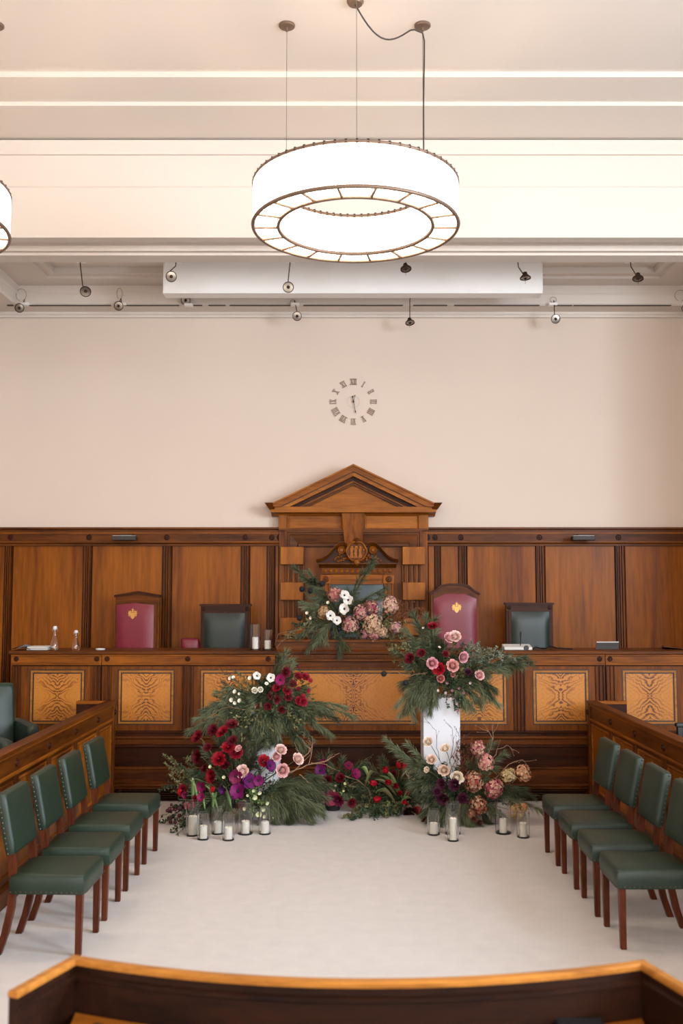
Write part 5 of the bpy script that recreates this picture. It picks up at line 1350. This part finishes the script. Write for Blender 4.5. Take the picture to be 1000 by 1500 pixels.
for x, y, r_, c in ((490, 871, 13, '#a8545c'), (474, 897, 12, '#a07650'), (528, 897, 13, '#a8606a'), (544, 890, 13, '#8f3048'), (571, 886, 14.5, '#bd8f84'), (513, 916, 14, '#a8606a'), (546, 915, 17, '#b0846c'), (579, 919, 11, '#a8707a'), (532, 929, 9, '#8a3a5a'), (547, 930, 11, '#9a4a5e'), (560, 926, 9, '#b08a70')):
    A.flower('hydrangea', x, y, r_, c, -.09)
for x, y, r_ in ((504, 872, 8.5), (510, 879, 8), (504.5, 892, 8.5), (483.5, 902, 8), (493, 909, 6.5)): A.flower('anemone', x, y, r_, WHITE, -.20, (random.uniform(-.3, .3), -1, .15))
for x, y in ((450, 899), (481, 883), (456, 905)): A.flower('blossom', x, y, 3.5, CREAM, -.15)
for x, y in ((442, 863), (455, 865), (458, 850), (472, 855), (439, 905)): A.flower('seed_head', x, y, 5.4, '#111111', -.08, (0, -1, .3))
for q in range(14): A.leafy((508 + random.uniform(-35, 45), 926), (508 + random.uniform(-60, 70), 905 + random.uniform(-22, 24)), .02, 30, .036, random.choice(['leaf_dark', 'leaf_olive', 'leaf_russet']), (.0, random.uniform(-.1, .02)))
for q in range(16): A.leafy((530 + random.uniform(-30, 40), 922), (540 + random.uniform(-60, 62), 925 + random.uniform(-16, 14)), .01, 30, .034, random.choice(['leaf_dark', 'leaf_dark', 'leaf_olive']), (-.02, random.uniform(-.16, -.04)))
# --- top of the left plinth
Bq = Arr('flower arrangement of white anemones and deep red sprays on the narrower plinth', (ex(386, 9.55, 1040), 9.55, PLZ), (390, 1035), 9.50)
for q in range(34):
    a = random.uniform(-.35, PI + .35); R1 = random.uniform(.6, 1); Bq.leafy((390 + random.uniform(-30, 34), 1038), (388 + 84 * R1 * math.cos(a), 1036 - 52 * R1 * math.sin(a)), .03, 26, .032, random.choice(['leaf_dark', 'leaf_dark', 'leaf_olive']), (.0, random.uniform(-.12, .1)))
for b, sg in (((418, 958), 0), ((408, 966), 0), ((427, 975), 0), ((278, 1070), .05), ((290, 1052), .05), ((300, 1040), .05), ((316, 1030), .04), ((300, 1060), .06), ((325, 1048), .05), ((516, 1048), .06), ((502, 1035), .06), ((490, 1052), .05), ((482, 1075), .07), ((470, 1066), .06), ((476, 1040), .05), ((455, 1080), .06), ((440, 1066), .05), ((430, 1076), .05), ((408, 1082), .04), ((392, 1088), .05), ((398, 1072), .04), ((370, 1092), .04), ((358, 1100), .05), ((350, 1078), .05), ((335, 1070), .05), ((340, 1090), .05), ((326, 1085), .05), ((455, 1050), .05), ((440, 1095), .06)):
    Bq.pine((388 + (b[0] - 388) * .12, 1040), b, sg, 430, .10, (-.05, -.12 if b[1] > 1045 else random.uniform(-.1, .05)))
for q in range(30):
    a = random.uniform(-.15, PI + .15); R1 = random.uniform(.35, .95); Bq.pine((390 + random.uniform(-15, 15), 1040), (392 + 96 * R1 * math.cos(a), 1040 - 46 * R1 * math.sin(a)), .03, 330, .085, (-.02, random.uniform(-.14, .08)))
for q in range(26): Bq.leafy((390 + random.uniform(-22, 22), 1034), (388 + random.uniform(-62, 66), 1066 + random.uniform(-14, 14)), .04, 26, .036, random.choice(['leaf_dark', 'leaf_dark', 'leaf_olive']), (-.10, -.2))
for b in ((376, 1072), (384, 1078), (392, 1070), (402, 1076), (370, 1066), (410, 1064)): Bq.pine((386, 1036), b, .02, 400, .085, (-.12, -.17))
for b in ((322, 1000), (330, 990), (345, 985), (352, 998), (318, 1012)): Bq.leafy((385, 1030), b, .03, 46, .026, 'leaf_olive', (0, -.06))
for b in ((330, 985), (325, 1002)): Bq.leafy((375, 1030), b, .02, 30, .024, 'leaf_russet', (0, -.06))
for b in ((448, 985), (455, 1000), (440, 1015), (430, 985), (450, 1030)): Bq.leafy((405, 1032), b, .02, 34, .030, 'leaf_dark', (0, -.08), .6)
Bq.twig([(360, 1040), (335, 1036), (312, 1042)], .0035, 'twig', -.15, 2); Bq.twig([(350, 1050), (328, 1056), (315, 1052)], .003, 'twig', -.15, 1)
for x, y, r_ in ((376, 990, 7), (396.5, 993, 7)): Bq.flower('anemone', x, y, r_, WHITE, -.16, (.1, -1, .15))
Bq.flower('anemone', 410, 996, 9, MAG, -.16, (.1, -1, .1))
for x, y, r_ in ((373, 1012, 5), (381, 1010, 5), (345, 1014, 4.5), (340, 1025, 4.5), (344.5, 1029, 4), (352, 1027, 4.5), (338, 994, 4), (342, 993, 3.5), (351, 1016, 3), (366, 994, 4), (390, 1002, 4)): Bq.flower('blossom' if r_ < 5 else 'rose', x, y, r_, '#e8e2d0', -.16)
for x, y, r_, c in ((418, 985, 7, DRED), (436, 991, 6, RED), (447, 992, 6, RED), (453.5, 998, 5, RED), (420, 1011, 7.5, RED), (422, 1021, 6, DRED), (405, 1025, 6, DRED), (438, 1027, 6, RED), (443, 1020, 5, RED), (444, 1028, 6, RED), (405, 1008, 6, RED), (398, 1018, 6, DRED), (428, 1002, 6, DRED), (436, 1010, 5, DRED), (392, 1035, 6, DRED), (412, 1040, 6, DRED), (378, 1035, 5, DRED), (450, 1012, 5, RED), (436, 978, 4.5, DRED)):
    Bq.flower('ranunculus' if r_ > 5.5 else 'blossom', x, y, r_, c, -.15)
# --- floor, left of the aisle
base = onz(345, 1207, 0)
C = Arr('large floor arrangement of red ranunculus, purple anemones and pink roses below the narrower plinth', (base.x, base.y + .15, 0), (350, 1160), base.y + .08)
for q in range(60):
    a = random.uniform(-.1, PI + .1); R1 = random.uniform(.45, 1); C.leafy((350 + random.uniform(-55, 45), 1185), (345 + 86 * R1 * math.cos(a), 1180 - 88 * R1 * math.sin(a) ), .03, 26, .034, random.choice(['leaf_dark', 'leaf_dark', 'leaf_dark', 'leaf_olive']), (.06, random.uniform(-.12, .15)))
for b in ((430, 1192), (450, 1190), (462, 1180), (475, 1168), (465, 1155), (445, 1165), (420, 1200), (405, 1203), (435, 1175), (455, 1200), (415, 1185), (470, 1190), (440, 1150), (425, 1160), (400, 1190), (385, 1200), (480, 1150), (460, 1140)):
    C.pine((388, 1162), b, .05, 480, .11, (0, -.12 if b[1] > 1170 else .0))
for b in ((320, 1080), (345, 1075), (300, 1100), (365, 1090), (285, 1130), (385, 1085), (330, 1100), (372, 1110), (305, 1185), (330, 1185), (352, 1190), (292, 1168)): C.pine((348, 1160), b, .03, 360, .10, (.06, -.05))
for b in ((240, 1118), (250, 1110), (262, 1120), (245, 1135), (270, 1110), (285, 1112), (255, 1145), (272, 1135), (238, 1150), (265, 1158)): C.leafy((295, 1175), b, .04, 64, .026, random.choice(['leaf_olive', 'leaf_olive', 'leaf_dark']), (.05, .02), .5, side=4)
for b in ((240, 1205), (250, 1218), (262, 1222), (236, 1195), (270, 1210), (248, 1188), (285, 1215), (258, 1200)): C.leafy((300, 1185), b, .05, 52, .030, 'leaf_dark', (0, -.06), .55, side=3)
for b in ((375, 1160), (382, 1178), (372, 1190), (388, 1190)): C.leafy((360, 1160), b, .02, 22, .026, 'leaf_fresh', (-.05, -.16), .6)
for a, b in (((282, 1180), (283, 1140)), ((290, 1175), (278, 1142)), ((300, 1185), (290, 1160)), ((320, 1190), (300, 1150)), ((340, 1190), (325, 1150)), ((310, 1190), (318, 1160))): C.leaf(a, b, 5, 'leaf_fresh', -.12)
C.twig([(420, 1135), (438, 1124), (446, 1108), (458, 1092), (461, 1086)], .006, 'twig', -.06, 4); C.twig([(425, 1132), (450, 1120), (475, 1116), (488, 1108), (497, 1103)], .006, 'twig', -.06, 3)
C.twig([(446, 1108), (440, 1104), (432, 1096)], .004, 'twig', -.06, 1); C.twig([(452, 1120), (457, 1100), (457, 1078)], .004, 'twig', -.06, 2); C.twig([(438, 1134), (448, 1142), (456, 1148)], .004, 'twig', -.06, 1); C.twig([(455, 1118), (478, 1120), (486, 1127)], .0035, 'twig', -.06, 1)
for pts in ([(366, 1150), (362, 1100), (372, 1080)], [(375, 1150), (383, 1115), (380, 1090)], [(362, 1140), (368, 1110), (378, 1095)]): C.twig(pts, .0025, 'twig_dark', -.06, 5)
for x, y, r_, c in ((290, 1080, 9, RED), (326, 1073, 9, BRED), (339, 1062, 8, DRED), (312, 1070, 8, DRED), (290, 1109, 9, DRED), (334, 1096, 9, BRED), (345, 1103, 9, RED), (321, 1113, 10.5, BRED), (311, 1137, 10, BRED), (386, 1116, 9, BRED), (330, 1122, 7, DRED), (268, 1158, 8, RED), (288, 1174, 8, '#9a1c30'), (300, 1126, 6, DRED), (352, 1180, 6, DRED), (340, 1085, 7, DRED), (304, 1095, 6, DRED)):
    C.flower('ranunculus', x, y, r_, c, -.16)
for x, y, r_, c in ((345, 1137, 11, '#6b123c'), (364, 1144, 11.5, PUR), (349, 1159, 12.5, '#6e1454'), (378, 1143, 8, '#6b1450'), (395, 1122, 9, PUR), (327, 1156, 8, '#4a1450'), (296, 1152, 9, MAG), (295, 1168, 7, MAG), (272, 1165, 6, MAG)):
    C.flower('anemone', x, y, r_, c, -.20)
for x, y, r_, c in ((410, 1100, 9.5, PALE), (403, 1109, 8, PINK), (434, 1113, 9.5, PALE), (413, 1128, 10, PINK), (356, 1131, 10, PALE), (350, 1098, 6, PINK), (276, 1180, 6, '#c06a70')): C.flower('rose', x, y, r_, c, -.18)
for x, y in ((310, 1157), (262, 1160)): C.flower('tulip', x, y + 4, 6.5, '#b01020', -.16, (.2, -.3, 1))
for x, y, r_ in ((308, 1124, 3.5), (328, 1139, 3.5), (284, 1141, 3), (372, 1168, 5), (384, 1184, 5), (380, 1161, 4), (377, 1193, 5), (390, 1176, 4), (386, 1195, 4), (363, 1165, 3), (371, 1158, 3), (358, 1184, 4)): C.flower('blossom', x, y, r_, '#c6c79a', -.2)
for q in range(16): C.flower('berry', random.uniform(244, 282), random.uniform(1178, 1206), random.uniform(2.2, 3.4), '#4a0f18', -.12)
# --- dark pot in the middle
base = onz(487, 1186, 0)
D = Arr('small arrangement of magenta flowers in a dark pot between the plinths', base, (488, 1150), base.y)
rr = 12 * base.y / F
mb = MB().lathe([(0, 0), (rr * .85, 0), (rr, .09), (rr * 1.02, .10), (rr * .9, .10), (rr * .85, .02), (0, .02)], tuple(base), 24); mb.build('pot', 'pot_dark', D.e, smooth=.6)
for q in range(34):
    a = random.uniform(-.15, PI + .15); R1 = random.uniform(.4, 1); D.leafy((487, 1172), (488 + 46 * R1 * math.cos(a), 1165 - 50 * R1 * math.sin(a)), .02, 26, .030, random.choice(['leaf_dark', 'leaf_dark', 'leaf_olive', 'leaf_fresh'] if R1 < .8 else ['leaf_dark']), (0, random.uniform(-.12, .12)))
for b in ((455, 1135), (470, 1110), (500, 1115), (525, 1120), (532, 1150), (520, 1170), (450, 1165), (440, 1180), (515, 1140), (540, 1135)): D.pine((487, 1165), b, .03, 330, .095, (.03, .0))
for x, y, r_, c, kd in ((469, 1129, 9, PUR, 'anemone'), (485, 1168, 12, '#7d1234', 'anemone'), (478, 1160, 8, MAG, 'anemone'), (464, 1151, 8, BRED, 'ranunculus'), (520, 1134, 8, MAG, 'anemone'), (510, 1122, 7, '#6a1030', 'anemone'), (498, 1140, 7, DRED, 'ranunculus'), (478, 1144, 8, DRED, 'ranunculus'), (495, 1172, 8, '#5e0f28', 'ranunculus'), (515, 1176, 6, DRED, 'ranunculus'), (474, 1118, 6, MAG, 'ranunculus')): D.flower(kd, x, y, r_, c, -.12)
D.twig([(505, 1136), (522, 1142), (535, 1152), (545, 1165)], .004, 'twig', -.12, 2); D.twig([(500, 1142), (512, 1135), (528, 1120), (538, 1110)], .003, 'stem', -.1, 2)
for x, y in ((489, 1157), (503, 1158), (502, 1172), (505, 1148), (492, 1150)): D.flower('blossom', x, y, 2.6, '#c9c08e', -.12)
D.leafy((480, 1178), (448, 1184), .01, 40, .026, 'leaf_dark', (0, -.02))
# --- red tulips lying beside the right plinth
base = onz(575, 1190, 0)
E = Arr('low spray of red tulips and greenery beside the wider plinth', (base.x, base.y + .1, 0), (575, 1160), base.y + .1)
for q in range(40):
    a = random.uniform(-.05, PI + .05); R1 = random.uniform(.4, 1); E.leafy((578 + random.uniform(-25, 25), 1180), (575 + 62 * R1 * math.cos(a), 1178 - 58 * R1 * math.sin(a)), .02, 26, .034, random.choice(['leaf_dark', 'leaf_dark', 'leaf_dark', 'leaf_olive']), (.03, random.uniform(-.1, .1)))
for b in ((506, 1195), (515, 1188), (525, 1192), (540, 1196), (530, 1184), (552, 1190), (565, 1196), (580, 1196), (512, 1200), (548, 1200)): E.leafy((585, 1178), b, .03, 80, .032, random.choice(['leaf_dark', 'leaf_olive']), (0, -.06), .6, side=4)
for b in ((530, 1135), (520, 1155), (612, 1135), (560, 1112), (600, 1118), (540, 1120)): E.pine((578, 1165), b, .03, 300, .09, (.03, 0))
for a, b in (((580, 1165), (548, 1142)), ((585, 1160), (560, 1128)), ((575, 1168), (550, 1160)), ((585, 1165), (556, 1136)), ((590, 1170), (570, 1150)), ((578, 1175), (555, 1160)), ((590, 1170), (610, 1160)), ((585, 1180), (605, 1172)), ((570, 1175), (568, 1190)), ((540, 1140), (528, 1125)), ((548, 1130), (535, 1150))): E.leaf(a, b, 5.5, random.choice(['leaf_fresh', 'leaf_fresh', 'leaf_olive']), -.10)
for x, y, d in ((548, 1147, (-1, -.5, .3)), (565, 1129, (-.5, -.5, .8)), (584, 1122, (0, -.4, 1)), (570, 1146, (-.6, -.7, .3)), (580, 1151, (-.2, -1, .3)), (586, 1160, (-.2, -1, 0)), (597, 1159, (.4, -1, .1)), (554, 1170, (-1, -.5, -.2)), (592, 1174, (.1, -1, -.4)), (611, 1184, (.7, -.8, -.3)), (620, 1156, (1, -.6, .1)), (592, 1125, (.2, -.4, 1))): E.flower('tulip', x - d[0] * 4, y + d[2] * 4, 8.0, '#a80f22', -.14, d)
E.flower('rose', 599, 1133, 8, CREAM, -.12); E.flower('rose', 602, 1140, 5, CREAM, -.12)
E.flower('ranunculus', 599, 1190, 9, '#2a0a14', -.1); E.flower('ranunculus', 620, 1200, 5, '#8a2030', -.14); E.flower('ranunculus', 600, 1155, 6, DRED, -.05); E.flower('ranunculus', 575, 1135, 6, DRED, -.02)
E.flower('ranunculus', 606, 1190, 6, DRED, -.16)
# --- top of the right plinth
Fq = Arr('flower arrangement of pink roses and long pine on the wider plinth', (ex(646, 9.58, 1022), 9.58, PRZ), (646, 1000), 9.5)
for q in range(46):
    a = random.uniform(-.5, PI + .5); R1 = random.uniform(.5, 1); Fq.leafy((646 + random.uniform(-28, 30), 1006), (646 + 58 * R1 * math.cos(a), 985 - 52 * R1 * math.sin(a)), .02, 26, .034, random.choice(['leaf_dark', 'leaf_dark', 'leaf_olive']), (.0, random.uniform(-.12, .1)))
for b, sg in (((606, 902), 0), ((612, 915), 0), ((596, 925), .02), ((624, 905), 0), ((600, 945), .02), ((630, 925), 0), ((580, 955), .03), ((640, 945), 0), ((650, 950), 0), ((620, 940), 0), ((728, 1030), .08), ((716, 1018), .07), ((722, 1008), .07), ((700, 1024), .06), ((690, 1036), .05), ((676, 1030), .05), ((630, 1040), .05), ((622, 1030), .05), ((600, 1034), .07), ((588, 1044), .08), ((584, 1030), .07), ((600, 1015), .06), ((590, 1000), .04), ((612, 1020), .06), ((610, 990), .03), ((605, 972), .03), ((745, 968), .04), ((768, 962), .04), ((760, 975), .04), ((775, 970), .04), ((712, 985), .03), ((730, 955), .03)):
    Fq.pine((646 + (b[0] - 646) * .12, 1000 if b[1] > 950 else 985), b, sg, 440, .10, (-.04, -.14 if b[1] > 1000 else random.uniform(-.08, .04)))
for b in ((705, 958), (722, 950), (740, 955), (752, 962), (715, 970), (735, 975), (700, 948), (690, 965)): Fq.leafy((668, 978), b, .05, 90, .024, 'needle_grey', (-.04, -.10), .4, side=5)
for b in ((570, 955), (580, 945), (575, 968), (590, 940), (585, 975)): Fq.leafy((620, 975), b, .04, 46, .022, 'leaf_olive', (-.02, -.06), .45, side=3)
for b in ((655, 1038), (668, 1042), (680, 1028), (645, 1025), (690, 1015), (672, 1020)): Fq.leafy((655, 990), b, .0, 40, .022, 'leaf_dark', (-.08, -.18), .6, side=3)
Fq.twig([(625, 985), (600, 990), (580, 983), (566, 987)], .0035, 'twig', -.1, 0); Fq.twig([(640, 990), (625, 970), (608, 958)], .003, 'twig', -.1, 1)
for x, y, r_, c in ((656, 936, 8.5, PINK), (666, 934, 9, PALE), (676, 963, 9, '#d39aa0'), (632, 972, 9, '#cf8f96'), (662, 976, 10, '#d39690'), (700.5, 990, 8.5, PINK), (644, 994, 7, '#b57068'), (663, 988, 4, '#b57068')): Fq.flower('rose', x, y, r_, c, -.17)
for x, y, r_, c in ((642.5, 980, 9.5, BRED), (633, 918, 6.5, RED), (600, 965, 7, DRED), (617, 957, 6, DRED), (652, 958, 5, DRED), (685, 985, 5, PLUM)): Fq.flower('ranunculus', x, y, r_, c, -.17)
for x, y in ((562, 987), (594, 1000)): Fq.flower('seed_head', x, y, 5, '#111111', -.12, (0, -1, .2), False)
for x, y in ((643, 949), (642, 1012), (652, 1015), (660, 1024), (668, 1030), (655, 1000), (672, 1008), (678, 1015), (688, 1000), (662, 1012), (670, 1040), (620, 921)): Fq.flower('blossom', x, y, 2.8, random.choice(['#b49a98', '#8a6068', '#c8b4a8']), -.2, None, False)
# --- floor, right of the aisle
base = onz(670, 1207, 0)
G = Arr('large floor arrangement of dried hydrangeas, cream roses and plum flowers below the wider plinth', (base.x, base.y + .15, 0), (675, 1160), base.y + .08)
for q in range(54):
    a = random.uniform(-.1, PI + .1); R1 = random.uniform(.4, 1); G.leafy((672 + random.uniform(-40, 40), 1188), (678 + 66 * R1 * math.cos(a), 1184 - 78 * R1 * math.sin(a)), .02, 26, .034, random.choice(['leaf_dark', 'leaf_dark', 'leaf_dark', 'leaf_olive']), (.06, random.uniform(-.12, .15)))
for b, sg in (((568, 1085), .02), ((575, 1095), .02), ((590, 1108), .0), ((600, 1092), .02), ((610, 1120), .02), ((612, 1135), .02), ((605, 1150), .02), ((618, 1165), .02), ((625, 1125), .02), ((620, 1190), .04), ((632, 1200), .05), ((645, 1208), .05), ((685, 1208), .05), ((700, 1206), .05), ((715, 1204), .05), ((730, 1190), .04), ((778, 1165), .05), ((765, 1155), .05), ((790, 1186), .06), ((755, 1165), .04), ((718, 1090), .02), ((735, 1105), .02), ((690, 1205), .05), ((672, 1200), .05)):
    G.pine((668 + (b[0] - 668) * .1, 1165), b, sg, 420, .10, (0, -.1 if b[1] > 1170 else 0))
for b in ((725, 1200), (738, 1205), (710, 1205), (745, 1180), (735, 1175)): G.leaf((705, 1180), b, 6, 'leaf_dark', -.10)
for b in ((672, 1085), (680, 1095), (690, 1080), (676, 1110), (685, 1120), (668, 1105)): G.leafy((680, 1150), b, .0, 60, .016, 'leaf_russet', (0, -.04), .4, side=5)
for pts in ([(645, 1115), (640, 1095), (638, 1070), (626, 1056)], [(658, 1120), (664, 1090), (662, 1068), (652, 1058)], [(660, 1110), (672, 1085), (690, 1072)], [(655, 1140), (668, 1110), (672, 1080), (675, 1060)]): G.twig(pts, .003, 'twig_dark', -.14, 3)
for pts in ([(700, 1140), (712, 1110), (722, 1080), (720, 1062)], [(722, 1082), (716, 1072), (706, 1068)], [(718, 1120), (728, 1098), (742, 1092), (752, 1100)], [(725, 1140), (745, 1120), (765, 1112), (774, 1122)]): G.twig(pts, .0035, 'twig', -.05, 3)
for x, y, r_, c in ((700, 1096, 13.5, '#8f3a48'), (711, 1117, 14, '#b4686a'), (693, 1145, 17, '#8e3a34'), (723, 1155, 15, '#962f48'), (701, 1180, 14, '#8a4030'), (744, 1136, 13, '#a58a5c'), (766, 1132, 13, '#b27654'), (758, 1190, 13.5, '#a88252'), (767, 1182, 7, '#b0603c'), (690, 1192, 8, '#8a4a34')): G.flower('hydrangea', x, y, r_, c, -.16)
for x, y, r_, c in ((628, 1088, 8, CREAM), (652.5, 1098, 8.5, CREAM), (632, 1114, 8, '#e2c4ae'), (651, 1128, 9, '#e6c8b2'), (668, 1138, 10, CREAM), (676, 1142, 5, CREAM), (626, 1128, 5, CREAM)): G.flower('rose', x, y, r_, c, -.16)
for x, y, r_ in ((649, 1170, 8.5), (677, 1170, 8), (666, 1150, 8), (646, 1148, 7), (640, 1160, 6)): G.flower('ranunculus', x, y, r_, PLUM, -.2)
for x, y in ((694, 1200), (702, 1205)): G.flower('ranunculus', x, y, 4, '#5a2a24', -.2)
